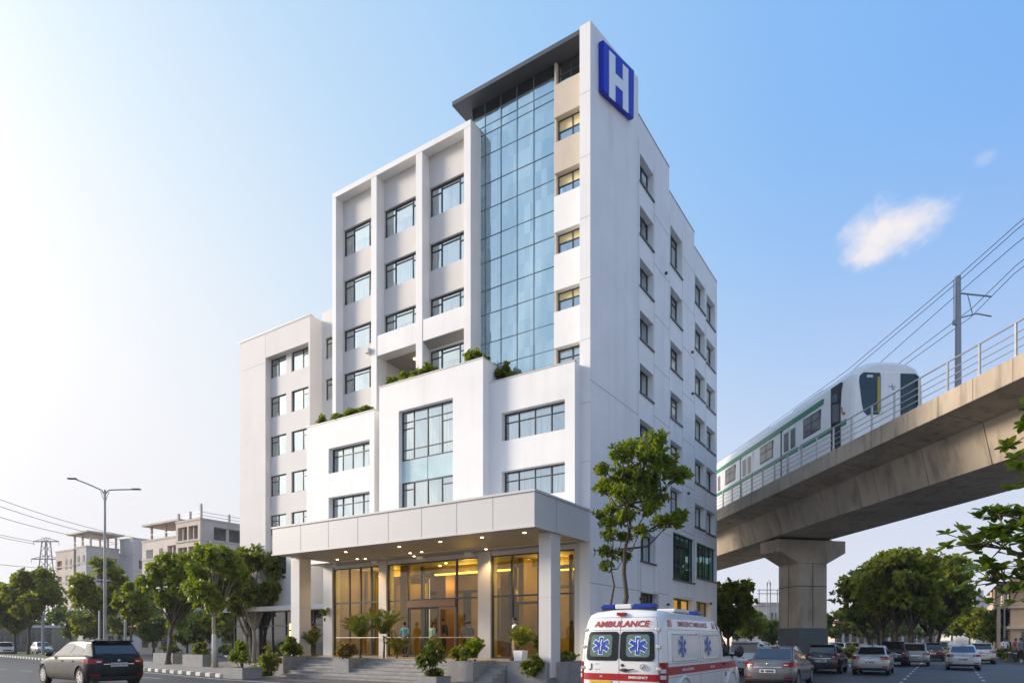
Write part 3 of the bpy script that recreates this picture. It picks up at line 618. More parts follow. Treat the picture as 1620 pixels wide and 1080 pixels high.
for quad in ((0,1,2,11),(3,4,9,10),(5,6,7,8)):
    p=[sh(*Hh[i]) for i in quad]; n=4; vs=[(.241,a,z) for a,z in p]+[(.262,a,z) for a,z in p]
    b.raw(vs,[(0,1,2,3),(7,6,5,4)]+[(i,i+4,(i+1)%4+4,(i+1)%4) for i in range(4)])
b.build('letter',M['signwhite'],sg)

# --- entrance steps
st=MB(); n=6; t=.30
for k in range(n):
    v0=-2.6-t*(n-k); z=ZP/n*(k+1)
    hb(st,2.0,13.9,v0,-2.601,0 if k==0 else ZP/n*k,z-.002)
    hb(st,2.0,13.9,v0-.02,v0+.06,z-.045,z,1)
so_=st.build('entrance_steps',[M['stone'],M['planter']]); so_.location=(OX,OY,0); so_.rotation_euler=(0,0,HR)
tag(so_,'broad grey granite steps climbing to the hospital entrance','steps')
WIRES=[(5.3,[(6.2,18.57),(9.4,18.2),(18.1,17.48)]),(5.5,[(6.5,18.5),(9.7,18.1),(17.9,17.4)]),(6.0,[(7.1,18.3),(10.4,17.9),(16.9,17.0)]),(6.9,[(8.1,18.0),(10.5,17.4),(16.9,16.9)]),(7.2,[(8.5,17.9),(11.0,17.2),(17.0,16.8)])]
M['grassy']=pm('verge_grass',(.09,.11,.03),.95,var=.35,scale=2,bump=.5,bscale=30)
M['trainwhite']=pm('train_white',(.90,.89,.88),.4,coat=.15,var=.02)
M['green']=pm('train_green',(.005,.25,.12),.35)
M['trainglass']=pm('train_glass',(.16,.16,.15),.1,spec=.8,var=.25,scale=1.5)
M['trainscreen']=pm('train_windscreen',(.015,.055,.075),.08,spec=.45,var=.3,scale=1)
M['yellowpole']=pm('yellow_paint',(.45,.36,.03),.5)
M['redlogo']=pm('red_logo',(.5,.05,.04),.5)
M['fbeige']=pm('far_beige_wall',(.56,.475,.40),.8,var=.1,scale=.3,stain=.25,stainscale=(.5,.5,.12))
M['fcream']=pm('far_cream_wall',(.64,.56,.50),.8,var=.08,scale=.3,stain=.2,stainscale=(.5,.5,.12))
M['fgrey']=pm('far_grey_wall',(.48,.465,.455),.8,var=.1,scale=.3,stain=.25,stainscale=(.5,.5,.12))
M['fwhite']=pm('far_white_wall',(.62,.61,.60),.8,var=.06,scale=.3,stain=.15,stainscale=(.5,.5,.12))
M['fband']=pm('far_floor_band',(.50,.44,.39),.8,var=.1,scale=.5,stain=.25,stainscale=(.6,.6,.6))
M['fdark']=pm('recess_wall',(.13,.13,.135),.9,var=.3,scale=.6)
M['tile']=pm('orange_roof_tile',(.36,.15,.07),.8,var=.2,scale=2)
M['tilebrown']=pm('brown_roof_tile',(.20,.11,.08),.8,var=.2,scale=2)
M['peach']=pm('peach_render',(.60,.42,.26),.8,var=.05,scale=.4,stain=.12,stainscale=(.7,.7,.2))
M['peachlight']=pm('light_peach_render',(.62,.46,.33),.8,var=.05,scale=.4,stain=.12,stainscale=(.7,.7,.2))
M['shopgreen']=pm('green_tinted_glass',(.05,.09,.08),.12,spec=.8,var=.3,scale=.8)
# ------------------------------------------------------------------ ground, roads, kerbs
def sheet(name,pts,z,m,kind=True):
    b=MB(); b.face([W_(u,v,z) for u,v in pts]); o=b.build(name,m); return struct(o) if kind else o
g=MB(); g.face([(-2500,-2500,-.012),(2500,-2500,-.012),(2500,2500,-.012),(-2500,2500,-.012)]); struct(g.build('ground',M['earth']))
sheet('road',[(-17,-60),(140,-60),(140,30),(-17,30)],-.006,M['asphalt'])
sheet('side_road',[(-17,-60.1),(-3.2,-60.1),(-3.2,400),(-17,400)],-.002,M['asphalt'])
sheet('forecourt',[(-3.1,-6.2),(13.3,-6.2),(15.5,-4.6),(22,-2.3),(30,1.2),(30,2.5),(-3.1,2.5)],-.002,M['fore'])
sheet('side_pavement',[(-3.2,2.4),(.2,2.4),(.2,400),(-3.2,400)],.10,M['pave'])
k=MB(); 
def kerb(name,line,w=.22,h=.15,step=.55,z=0):
    """painted kerb of black and white blocks along a line"""
    b=MB(); i=0; carry=0
    for (a0,b0),(a1,b1) in zip(line,line[1:]):
        L_=math.hypot(a1-a0,b1-b0); n=max(1,round(L_/step))
        for q in range(n):
            t0,t1=q/n,(q+1)/n-.02/L_
            p0=Vector(W_(a0+(a1-a0)*t0,b0+(b1-b0)*t0)); p1=Vector(W_(a0+(a1-a0)*t1,b0+(b1-b0)*t1)); d=(p1-p0).normalized(); nn=Vector((-d.y,d.x,0))*w/2
            c=[p0-nn,p1-nn,p1+nn,p0+nn]; vs=[(p.x,p.y,-.01) for p in c]+[(p.x,p.y,h) for p in c]
            b.raw(vs,[(0,3,2,1),(4,5,6,7),(0,1,5,4),(1,2,6,5),(2,3,7,6),(3,0,4,7)],i%2); i+=1
    return b.build(name,[M['kblack'],M['kwhite']],bevel=.015,seg=1)
isl=[(38,-2.0),(31.5,-3.5),(24.6,-4.75),(19.8,-5.6),(15.0,-6.35)]; islb=[(14.2,-5.2),(15.6,-4.3),(22,-2.0),(30,1.0),(37,1.6)]
struct(kerb('island_kerb',isl,h=.17)); sheet('island_pavement',isl+islb,.145,M['pave'])
med=[(120,13),(90,7.2),(69.5,3.75),(53.5,1.1),(47.5,.3),(46.5,1.2)]; medb=[(47.5,3),(69.5,8),(90,12),(120,18)]
struct(kerb('median_kerb',med,h=.18)); sheet('median_grass',med+medb,.14,M['grassy'])
far=[(130,40),(72,25),(60,22),(45.4,13.9),(32,9.5),(27.5,8.5)]
struct(kerb('far_kerb',far,h=.18)); sheet('far_pavement',far+[(27.5,60),(130,90)],.12,M['pave'])
rk=[(-17.1,-4),(-17.1,20),(-17.2,60),(-17.3,200)]
struct(kerb('right_kerb',rk,h=.15,step=1.2)); sheet('right_pavement',rk+[(-60,200),(-60,-4)],.12,M['pave'])
mk=[(-3.6,19),(-6.9,19.3),(-7.2,26),(-7.2,120),(-3.5,120),(-3.5,19)]
struct(kerb('viaduct_median_kerb',mk,h=.17,step=.8)); sheet('viaduct_median',mk[:-1],.15,M['grassy'])
mkd=MB()
def dash(u0,v0,u1,v1,w=.12):
    p0=Vector(W_(u0,v0,.004)); p1=Vector(W_(u1,v1,.004)); d=(p1-p0).normalized(); n=Vector((-d.y,d.x,0))*w/2; mkd.face([p0-n,p1-n,p1+n,p0+n])
for k in range(-4,26): dash(-10.6-.012*k,k*2.9,-10.6-.012*k,k*2.9+1.3)
for k in range(-4,26): dash(-13.4-.02*k,k*2.9+.6,-13.4-.02*k,k*2.9+1.8)
for k in range(30): dash(17+k*3.2,-8.3-.02*k,18.6+k*3.2,-8.3-.02*k)
pts=[(36,-3.6),(28,-5.0),(23.2,-5.75),(18,-6.6),(14.3,-7.2),(8,-7.5),(2,-7.5),(-3,-7.4)]
for a,c in zip(pts,pts[1:]): dash(*a,*c,w=.13)
struct(mkd.build('road_marking',M['linepaint'],fix=False))

# ------------------------------------------------------------------ viaduct, train, overhead line
VZ=10.5; via=thing('railway_viaduct','long concrete railway viaduct curving past the hospital on a T-shaped pier','viaduct',(15.67,20.1,0),R(4.21))
sec=[(0,VZ-.73),(1.5,VZ-1.0),(1.87,VZ-2.48),(5.95,VZ-2.48),(6.35,VZ-1.0),(7.9,VZ-.73),(7.9,VZ-.5),(0,VZ-.5)]
gd=MB(); y=-32
while y<130: gd.prism(sec,y+.02,y+3.2,0); y+=3.22
cx=3.95; core=[(cx+(a-cx)*.985, VZ-1.3+(z-VZ+1.3)*.985) for a,z in sec]; gd.prism(core,-31.5,129,1)
gd.build('girder',[M['concrete'],M['darkgap']],via)
pp=MB(); y=-32
while y<130:
    pp.box(-.03,.2,y+.008,y+1.61,VZ-.76,VZ); pp.box(7.7,7.93,y+.008,y+1.61,VZ-.76,VZ); y+=1.62
pp.box(0,.18,-32,130,VZ-.6,VZ-.05,1); pp.build('parapet',[M['concrete'],M['darkgap']],via,bevel=.012,seg=1)
rl=MB()
for z in (.28,.52,.76,1.08):
    for x in (.08,7.8): rl.tube([(x,-32,VZ+z),(x,130,VZ+z)],.028 if z>1 else .017,6)
rl.build('hand_rail',M['rail'],via)
y=-31.5; posts=MB()
while y<60:
    q=MB(); q.box(.05,.11,y-.03,y+.03,VZ-.35,VZ+1.07); q.box(.035,.125,y-.06,y+.06,VZ-.02,VZ+.06) 
    if -6<y<34: q.build('railing_post',M['rail'],via)
    y+=1.45
tr=MB()
for x in (1.9,3.7): tr.box(x,x+.08,-32,130,VZ-.5,VZ-.34)
tr.box(1.2,4.6,-32,130,VZ-.5,VZ-.48); tr.build('rail_track',M['steel'],via)
def pier(s,ox=0,rz=0):
    c=MB(); zc=VZ-2.62
    prof=[(-2.35,zc),(2.35,zc),(2.35,zc-.75),(1.02,zc-1.45),(-1.02,zc-1.45),(-2.35,zc-.75)]
    Mx=Matrix.Translation((4.0+ox,s,0))@Matrix.Rotation(rz,4,'Z')
    def put(bld):
        bld.v=[tuple(Mx@Vector(p)) for p in bld.v]
    c.prism(prof,-1.0,1.0,0); put(c); root=c.build('pier_cap',M['concrete'],via,bevel=.03,seg=2)
    c=MB(); c.prism([(-1.0,zc-1.46),(1.0,zc-1.46),(1.0,2.45),(-1.0,2.45)],-.98,.98,0)
    for z in (5.0,): c.box(-1.004,1.004,-.984,.984,z,z+.05,1)
    c.box(-.025,.025,-.986,.986,2.5,zc-1.47,1); c.box(-1.006,1.006,-.025,.025,2.5,zc-1.47,1); put(c); c.build('pier_column',[M['concrete'],M['darkgap']],via)
    c=MB(); c.box(-1.06,1.06,-1.04,1.04,-.05,2.45); put(c); c.build('pier_base',M['pierdark'],via,bevel=.03)
    c=MB()
    for x in (-1.6,1.6): c.box(x-.3,x+.3,-.35,.35,zc,zc+.15)
    put(c); c.build('bearing',M['darkgap'],via)
pier(21.2,.25,R(9)); pier(-14); pier(56)
# train
TX=2.95; tw=1.8; tr0=VZ+.02-.32
train=thing('metro_train','white metro train with green stripes running on the viaduct','train',(15.67,20.1,0),R(4.21))
def tsec(k=1.0,top=1.0,rz=0):
    P=[]
    prof=[(1.72,10.25),(1.8,11.0),(1.8,12.95),(1.76,13.8),(1.66,14.32),(1.42,14.66),(.98,14.86),(.45,14.94)]
    for x,z in prof: P.append((x*k, 10.25+(z-10.25)*top))
    return P+[(-x,z) for x,z in reversed(P)]
def loft(mb,secs,m=0):
    n=len(secs[0][1]); vs=[]
    for y_,S in secs: vs+=[(TX+x,y_,z) for x,z in S]
    fs=[(i*n+j,i*n+(j+1)%n,(i+1)*n+(j+1)%n,(i+1)*n+j) for i in range(len(secs)-1) for j in range(n)]
    fs+=[tuple(range(n)),tuple(range(len(secs)*n-1,(len(secs)-1)*n-1,-1))]; mb.raw(vs,fs,m)
b=MB(); F0=10.75
loft(b,[(F0,tsec(.88,.945)),(F0+.06,tsec(.93,.97)),(F0+.22,tsec(.975,.988)),(F0+.55,tsec(.995,1)),(F0+1.0,tsec()),(F0+22,tsec())])
loft(b,[(F0+22.6,tsec()),(F0+44,tsec())])
b.build('body',M['trainwhite'],train,smooth=False,bevel=.04,seg=3)
b=MB(); loft(b,[(F0+21.9,tsec(.86,.9)),(F0+22.7,tsec(.86,.9))]); b.build('gangway',M['blackplastic'],train)
lx=TX-tw
def tp(name,m,y0,y1,z0,z1,pr=.012,par=train,x=None):
    b=MB(); b.box(lx-pr,lx+.05,F0+y0,F0+y1,z0,z1); return b.build(name,m,par,bevel=.03,seg=2)
b=MB()
for y0,y1 in ((2.6,21.9),(22.7,43)): b.box(lx-.006,lx+.1,F0+y0,F0+y1,13.72,13.98)
for v in b.v: pass
b.build('upper_stripe',M['green'],train)
for y0,y1 in ((.55,1.0),(1.85,4.9),(7.0,10.6),(12.6,15.5),(17.5,21.9),(22.7,43)):
    b=MB(); b.box(lx-.007,lx+.1,F0+y0,F0+y1,12.02,12.28); b.build('lower_stripe',M['green'],train)
b=MB(); b.box(lx-.012,lx+.1,F0+1.0,F0+1.85,10.3,14.2); b.build('cab_door',M['blackplastic'],train)
b=MB(); b.box(lx-.018,lx+.1,F0+1.12,F0+1.7,12.3,13.8); b.build('cab_door_window',M['carglass'],train)
for y0 in (2.8,8.0,13.4,18.6):
    w_=tp('window',M['blackplastic'],y0,y0+1.75,12.5,13.55)
    b=MB()
    for i in range(2):
        for j in range(2): b.box(lx-.018,lx+.04,F0+y0+.06+i*.85,F0+y0+.84+i*.85,12.57+(0 if j==0 else .56),(13.08 if j==0 else 13.48))
    b.build('pane',M['trainglass'],w_)
for y0 in (5.1,10.7,15.7):
    d=tp('door',M['trainwhite'],y0,y0+1.9,10.5,13.62,.02)
    for i in range(2):
        b=MB(); b.box(lx-.03,lx+.04,F0+y0+.22+i*.78,F0+y0+.78+i*.78,12.35,13.45); b.build('door_window',M['trainglass'],d,bevel=.1,seg=3)
    b=MB(); b.box(lx-.024,lx+.04,F0+y0+1.78,F0+y0+1.93,10.45,13.68); b.box(lx-.024,lx+.04,F0+y0+.94,F0+y0+.96,10.5,13.6); b.box(lx-.026,lx+.04,F0+y0+.0,F0+y0+1.78,12.02,12.28,1); b.build('door_edge',[M['blackplastic'],M['green']],d)
def fpoly(name,pts,m,pr,par=train,mat=None):
    b=MB(); n=len(pts); 
    vs=[(TX+x,F0-pr,z) for x,z in pts]+[(TX+x,F0+.12,z) for x,z in pts]
    b.raw(vs,[tuple(range(n)),tuple(range(2*n-1,n-1,-1))]+[(i,i+n,(i+1)%n+n,(i+1)%n) for i in range(n)]); return b.build(name,m,par,bevel=.03,seg=2)
fpoly('windscreen',[(-1.50,13.9),(-1.46,14.15),(-1.28,14.3),(-.48,14.3),(-.44,14.2),(-.44,12.5),(-.52,12.34),(-1.10,12.28),(-1.28,12.45),(-1.36,12.8)],M['trainscreen'],.03)
fpoly('front_door',[(-.38,14.35),(.50,14.35),(.50,10.6),(-.38,10.6)],M['trainwhite'],.035)
fpoly('windscreen',[(.54,14.3),(1.28,14.3),(1.46,14.15),(1.53,13.85),(1.56,11.5),(.54,11.2)],M['trainscreen'],.03)
fpoly('destination_display',[(-1.14,14.18),(-.82,14.18),(-.82,14.04),(-1.14,14.04)],M['plateW'],.042)
b=MB(); b.box(TX-.62,TX-.5,F0-.045,F0,12.4,14.1); b.build('grab_pole',M['yellowpole'],train)
b=MB()
for x0,x1,z0,z1 in ((-.02,.28,13.62,13.66),(.08,.13,13.56,13.76),(.10,.22,13.5,13.56),(-.1,.0,13.64,13.67)): b.box(TX+x0,TX+x1,F0-.045,F0,z0,z1)
b.build('emblem',M['steel'],train)
b=MB(); b.tube([(lx-.016,F0+.72,12.62),(lx-.016,F0+.86,12.66),(lx-.016,F0+.90,12.95)],.03,6); b.tube([(lx-.016,F0+.62,12.6),(lx-.016,F0+.8,12.56)],.025,6); b.build('emblem',M['redlogo'],train)
for y0 in (4,10,16):
    b=MB(); b.box(TX-1.0,TX+1.0,F0+y0,F0+y0+3.2,14.84,15.02); b.build('roof_unit',M['clad'],train,bevel=.04)
b=MB(); b.box(TX-1.4,TX+1.4,F0+.6,F0+44,10.0,10.3); b.build('underframe',M['blackplastic'],train)
# mast and wires
mast=thing('catenary_mast','grey steel overhead-line mast rising behind the viaduct railing','mast',(15.67,20.1,0),R(4.21))
b=MB(); b.tube([(5.3,9.4,VZ-.5),(5.3,9.4,18.2)],[.15,.11],12); b.build('pole',M['steel'],mast)
b=MB(); b.tube([(5.3,9.4,17.45),(6.9,9.4,17.35)],.035,6); b.tube([(5.3,9.4,16.3),(6.2,9.4,16.55),(6.9,9.4,16.45)],.03,6); b.tube([(6.0,9.4,16.5),(5.75,9.4,17.42)],.02,6); b.build('cantilever_arm',M['steel'],mast)
b=MB(); b.box(5.06,5.2,9.35,9.45,16.0,16.2); b.tube([(5.1,9.4,16.1),(5.1,9.4,18.0)],.02,5); b.build('insulator',M['steel'],mast)
for off,pts in WIRES:
    (s0,z0),(s1,z1),(s2,z2)=pts
    P=[(off,s0-25,z0+(z0-z1)/(s0-s1)*-25*.35),(off,s0,z0),(off,s1,z1),(off,s2,z2),(off,s2+40,z2-.3)]
    b=MB(); b.tube(P,.016,5); o=b.build('overhead_wire',M['wire']); o.location=(15.67,20.1,0); o.rotation_euler=(0,0,R(4.21)); tag(o,'thin overhead power wire strung above the viaduct past the mast','wire','overhead wires above the railway')

# ------------------------------------------------------------------ buildings in the distance
def building(name,label,cat,px,Z,group=None,rot=HR):
    return thing(name,label,cat,((px-810)/1040*Z,Z,0),rot,group)
def block(par,u0,u1,v0,v1,z0,z1,mat,name='wall',slab=None,fl=3.1):
    b=MB(); hb(b,u0,u1,v0,v1,z0,z1)
    o=b.build(name,mat,par)
    if slab:
        b=MB(); z=z1
        while z>z0+1: hb(b,u0-.08,u1+.08,v0-.08,v1+.08,z-.22,z+.02); z-=fl
        b.build('floor_band',slab,par)
    return o
def fwin(par,u0,u1,v,z0,z1,recess=True,glass='darkglass'):
    b=MB(); hb(b,u0,u1,v-.03,v+.05,z0,z1); o=b.build('window',M['frame'],par); b=MB(); n=max(1,round((u1-u0)/.8))
    for k in range(n): w=(u1-u0)/n; hb(b,u0+k*w+.06,u0+(k+1)*w-.06,v-.045,v,z0+.08,z1-.08)
    b.build('pane',M[glass],o); return o
def swin(par,u,v0,v1,z0,z1,glass='darkglass'):
    b=MB(); b.box(-u-.05,-u+.03,v0,v1,z0,z1); o=b.build('window',M['frame'],par); b=MB(); n=max(1,round((v1-v0)/.9))
    for k in range(n): w=(v1-v0)/n; b.box(-u,-u+.045,v0+k*w+.06,v0+(k+1)*w-.06,z0+.08,z1-.08)
    b.build('pane',M[glass],o); return o
def roof_canopy(par,u0,u1,v0,v1,z0,z1,m='fbeige'):
    b=MB(); hb(b,u0-.9,u1+.9,v0-.9,v1+.9,z1,z1+.3); b.build('roof_canopy',M[m],par)
    for u in (u0+.2,(u0+u1)/2,u1-.2):
        for v in (v0+.2,v1-.2):
            b=MB(); hb(b,u-.15,u+.15,v-.15,v+.15,z0,z1); b.build('post',M[m],par)
    b=MB()
    for v in (v0,v1): b.tube([(-u0,v,z0+.95),(-u1,v,z0+.95)],.05,5)
    b.build('roof_rail',M['rail'],par)
# B2: unfinished block nearer the hospital
B=building('apartment_block','beige half-finished apartment block with open balconies and bare roof posts','building',317,100)
def cells(par,u0,u1,v0,v1,z0,z1,mat,opens,depth=1.5):
    """block whose front and right faces carry recessed openings; opens: ('f',u0,u1,z0,z1) / ('s',v0,v1,z0,z1)"""
    b=MB(); mf=lambda s,d,z:(-s,v0+d,z); ms=lambda s,d,z:(-u0-d,s,z)
    wall_holes(b,mf,u0,u1,z0,z1,[o[1:] for o in opens if o[0]=='f'],depth); wall_holes(b,ms,v0,v1,z0,z1,[o[1:] for o in opens if o[0]=='s'],depth)
    b.face([(-u0,v0,z1),(-u1,v0,z1),(-u1,v1,z1),(-u0,v1,z1)]); b.face([(-u1,v0,z0),(-u1,v1,z0),(-u1,v1,z1),(-u1,v0,z1)]); b.face([(-u0,v1,z0),(-u1,v1,z0),(-u1,v1,z1),(-u0,v1,z1)])
    o=b.build('wall',mat,par)
    b=MB(); z=z1
    while z>z0+2: hb(b,u0-.07,u1+.07,v0-.07,v1+.05,z-.26,z+.03); z-=3.12
    b.build('floor_band',M['fband'],par)
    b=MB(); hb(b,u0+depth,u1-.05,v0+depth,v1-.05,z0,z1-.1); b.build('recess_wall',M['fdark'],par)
    for t_,a,c,d,e in opens:
        q=MB()
        if t_=='f':
            mbox(q,mf,a,c,.05,.12,d,d+.5); mbox(q,mf,a+(c-a)*.62,a+(c-a)*.7,.3,.5,d,e)
        else:
            mbox(q,ms,a,c,.05,.12,d,d+.5); mbox(q,ms,a+(c-a)*.4,a+(c-a)*.48,.3,.5,d,e)
        q.build('balcony_wall',mat,par)
    return o
op=[('f',.6,2.9,20.2-3.1*k-5.0+2.3-.3,20.2-3.1*k-.35-1.6) for k in range(4)]
op=[]
for k in range(5):
    zt=19.3-3.15*k; op+= [('f',.7,3.2,zt-2.55,zt),('f',3.6,6.1,zt-2.55,zt),('s',2.2,8.0,zt-2.55,zt-.05),('s',8.5,15.,zt-2.55,zt-.05)]
cells(B,0,6.7,0,16,0,20.3,M['fbeige'],op)
op=[]
for k in range(5):
    zt=16.9-3.15*k; op.append(('f',7.3,10.2,zt-2.5,zt))
cells(B,6.75,17.9,.6,14,0,18.3,M['fcream'],op)
for k in range(5):
    zt=16.7-3.15*k; fwin(B,14.6,16.6,.6,zt-1.9,zt); fwin(B,11.6,12.6,.6,zt-1.7,zt)
roof_canopy(B,7.5,16.6,1.2,8,18.3,20.6)
for u,v in ((.3,.3),(3.2,.3),(6.4,.3),(.3,5),(.3,10),(.3,15),(6.4,15)):
    b=MB(); hb(b,u-.15,u+.15,v-.15,v+.15,20.3,21.6+(.9 if v<1 and u<1 else 0)); b.build('roof_post',M['fbeige'],B)
b=MB()
for z in (20.8,21.3): b.tube([(-6.5,.3,z),(-.3,.3,z),(-.3,15,z)],.04,5)
b.build('roof_rail',M['rail'],B)
# B1: farther block on the left
B=building('apartment_block','pale grey apartment block with a flat open roof canopy, behind the street lamp','building',136.4,125)
op=[]
for k in range(5):
    zt=17.8-3.1*k; op+=[('s',1.9,5.6,zt-2.3,zt-.1)] if k<2 else []
cells(B,0,4.1,0,6,0,19.7,M['fgrey'],op,.8)
for k in range(5):
    zt=17.9-3.1*k; fwin(B,2.6,3.6,0,zt-1.9,zt); fwin(B,.6,1.4,0,zt-1.5,zt)
roof_canopy(B,-.6,6.2,.4,5.4,19.7,22.1)
cells(B,4.6,12.2,-.2,9,0,19.4,M['fbeige'],[('f',9.6,11.6,17.4-3.1*k-2.2,17.4-3.1*k) for k in range(5)],.9)
for k in range(5):
    zt=17.5-3.1*k; fwin(B,5.4,6.2,-.2,zt-1.9,zt); fwin(B,7.2,8.0,-.2,zt-1.9,zt)
cells(B,-5.4,-.5,5.9,14,0,21.5,M['fgrey'],[('s',7,12.5,17.3-3.1*k-2.2,17.3-3.1*k) for k in range(5)],.8)
# small low buildings among the trees
def hut(name,label,cat,px0,px1,Z,ztop,mat,roof=None,wins=3,rh=.25,depth=8,over=.6):
    x0,x1=(px0-810)/1040*Z,(px1-810)/1040*Z
    o=thing(name,label,cat,(x0,Z,0)); w=x1-x0
    b=MB(); b.box(0,w,0,depth,0,ztop); b.build('wall',mat,o)
    b=MB()
    if rh>.5: 
        vs=[(-over,-over,ztop),(w+over,-over,ztop),(w+over,depth+over,ztop),(-over,depth+over,ztop),(w*.28,depth*.4,ztop+rh),(w*.72,depth*.4,ztop+rh),(w*.72,depth*.6,ztop+rh),(w*.28,depth*.6,ztop+rh)]
        b.raw(vs,[(3,2,1,0),(4,5,6,7),(0,1,5,4),(1,2,6,5),(2,3,7,6),(3,0,4,7)])
    else: b.box(-over,w+over,-over,depth+over,ztop,ztop+rh)
    b.build('roof',roof or mat,o)
    for k in range(wins):
        s=w/wins; b=MB(); b.box(k*s+.2*s,k*s+.8*s,-.04,.05,ztop*.25,ztop*.78); q=b.build('window',M['frame'],o); b=MB(); b.box(k*s+.25*s,k*s+.49*s,-.06,0,ztop*.29,ztop*.74); b.box(k*s+.51*s,k*s+.75*s,-.06,0,ztop*.29,ztop*.74); b.build('pane',M['darkglass'],q)
    return o
hut('garden_pavilion','low pavilion with an orange tiled roof behind the street trees','pavilion',222,282,80,3.3,M['fbeige'],M['tile'],4,1.5,7,1.0)
hut('corner_house','small white house with dark doorway behind the trees','house',168,196,92,2.9,M['fwhite'],None,2,.3,6,.3)
hut('glass_shelter','long low glazed shelter with flat white roof by the road','shelter',-30,82,100,3.6,M['shopgreen'],M['fwhite'],9,.35,6,.8)
hut('grey_office','grey two-storey office block hidden behind trees left of the hospital','building',292,372,70,5.6,M['fgrey'],None,3,.3,6,.25)
hut('market_hall','long low peach market hall behind the big roadside trees','building',1322,1392,110,4.6,M['fbeige'],M['tile'],6,.4,10,.6)
hut('shop_row','row of low dim shops at the far end of the road','shop',1396,1492,150,5.0,M['fgrey'],M['fbeige'],9,.4,10,.5)
hut('beige_warehouse','pale beige block far behind the viaduct pier','building',1158,1216,190,11.5,M['fcream'],None,6,.4,12,.2)
hut('hazy_office','hazy pale slab block on the far skyline under the viaduct','building',1196,1246,230,14.5,M['fgrey'],None,7,.4,12,.2)
o=hut('white_villa','white flat-roofed house with a rooftop room beyond the roadside trees','house',1543,1579,110,8.3,M['fwhite'],None,3,.5,9,.5)
b=MB(); b.box(.7,2.8,2,6,8.8,10.2); b.build('roof_room',M['fgrey'],o); b=MB(); b.box(1.4,2.1,1.95,2.05,9.2,9.8); b.build('window',M['darkglass'],o)
# peach corner building on the right edge
B=building('peach_building','peach three-storey corner building with brown hipped roof on the right','building',1599,62)
EUm=Matrix.Identity(4)
b=MB(); b.box(0,16,0,17,0,7.0); b.build('wall',M['peach'],B)
b=MB(); b.box(-.25,16.2,-.25,17.2,2.75,3.05); b.box(-.2,16.2,-.2,17.2,4.7,4.9); b.build('floor_band',M['peachlight'],B)
b=MB(); vs=[(-1.1,-1.1,6.95),(17,-1.1,6.95),(17,18,6.95),(-1.1,18,6.95),(.8,.8,7.75),(15,.8,7.75),(15,16,7.75),(.8,16,7.75)]
b.raw(vs,[(3,2,1,0),(4,5,6,7),(0,1,5,4),(1,2,6,5),(2,3,7,6),(3,0,4,7)]); b.build('roof',M['tilebrown'],B)
for zz in (3.3,5.35):
    for k in range(3):
        u=1.4+k*4; q=MB(); q.box(u,u+2.2,-.05,.05,zz,zz+1.25); f=q.build('window',M['frame'],B); q=MB(); q.box(u+.08,u+1.06,-.07,0,zz+.08,zz+1.17); q.box(u+1.14,u+2.12,-.07,0,zz+.08,zz+1.17); q.build('pane',M['shopgreen'],f)
    for k in range(4):
        v=1+k*4; q=MB(); q.box(-.05,.05,v,v+2,zz,zz+1.2); f=q.build('window',M['frame'],B); q=MB(); q.box(-.07,0,v+.08,v+1.92,zz+.08,zz+1.12); q.build('pane',M['darkglass'],f)
for k in range(3):
    q=MB(); q.tube([(-.9,.4+k*5,0),(-.9,.4+k*5,6.9)],.16,8); q.build('column',M['peachlight'],B)
b=MB(); b.box(-1.05,.1,.3,16,4.75,4.95); b.box(-1.05,-.95,.3,16,4.95,5.5); b.build('balcony',M['peachlight'],B)
for k in range(4):
    q=MB(); q.box(.8+k*3.8,3.4+k*3.8,-.06,.05,.1,2.5); q.build('shopfront',M['darkglass'],B)
# substation frame far behind the pier
S=thing('substation_frame','faint lattice of steel posts and gantries on the skyline by the pier','gantry',((1201-810)/1040*140,140,0))
b=MB()
for x in (0,1.7,2.4,3.9,5.2): b.tube([(x,0,0),(x,0,12.5+(1.6 if 1<x<3 else 0))],.11,5)
for z in (6.5,9,11.6,12.4): b.tube([(-.4,0,z),(5.8,0,z)],.08,5)
b.tube([(1.7,0,13),(2.05,0,14.6),(2.4,0,13)],.07,5)
b.build('lattice',M['rustlattice'],S)
# lattice pylon and power lines on the left
P=thing('power_pylon','lattice steel power pylon behind the trees on the far left','pylon',((73-810)/1040*150,150,0))
b=MB(); hgt=24.5
def leg(z): return 1.9*(1-z/hgt)*.8+.55
for sx in (-1,1):
    for sy in (-1,1): b.tube([(sx*leg(z),sy*leg(z),z) for z in (0,8,16,hgt)],.11,4)
z=0
while z<hgt-1:
    a,c=leg(z),leg(z+1.8)
    for sy in (-1,1): b.tube([(-a,sy*a,z),(c,sy*c,z+1.8)],.06,4); b.tube([(a,sy*a,z),(-c,sy*c,z+1.8)],.06,4)
    z+=1.8
b.build('tower',M['rustlattice'],P)
for z,w in ((24.2,2.9),(20.2,3.4),(16.0,3.0)):
    b=MB(); b.tube([(-w,0,z),(w,0,z)],.13,4); b.tube([(-w,0,z),(0,0,z+.9),(w,0,z)],.07,4)
    for s in (-1,1): b.tube([(s*w,0,z),(s*w,0,z-.9)],.06,4)
    b.build('cross_arm',M['rustlattice'],P)
for (x0,y0),(x1,y1),sag in (((-60,768),(218,851),2),((-60,780),(218,858),2),((-60,800),(180,858),1.5),((-60,830),(60,857),.5),((-60,834),(56,860),.5),((-60,884),(56,897),.5)):
    Z0,Z1=95,140; a=Vector(((x0-810)/1040*Z0,Z0,1.7+(1012-y0)/1040*Z0)); c=Vector(((x1-810)/1040*Z1,Z1,1.7+(1012-y1)/1040*Z1))
    b=MB(); b.tube([a.lerp(c,i/10)-Vector((0,0,sag*.4*math.sin(math.pi*i/10))) for i in range(11)],.045,4)
    tag(b.build('power_line',M['wire']),'thin power line slung across the pale sky from the left edge','power line','power lines on the left')
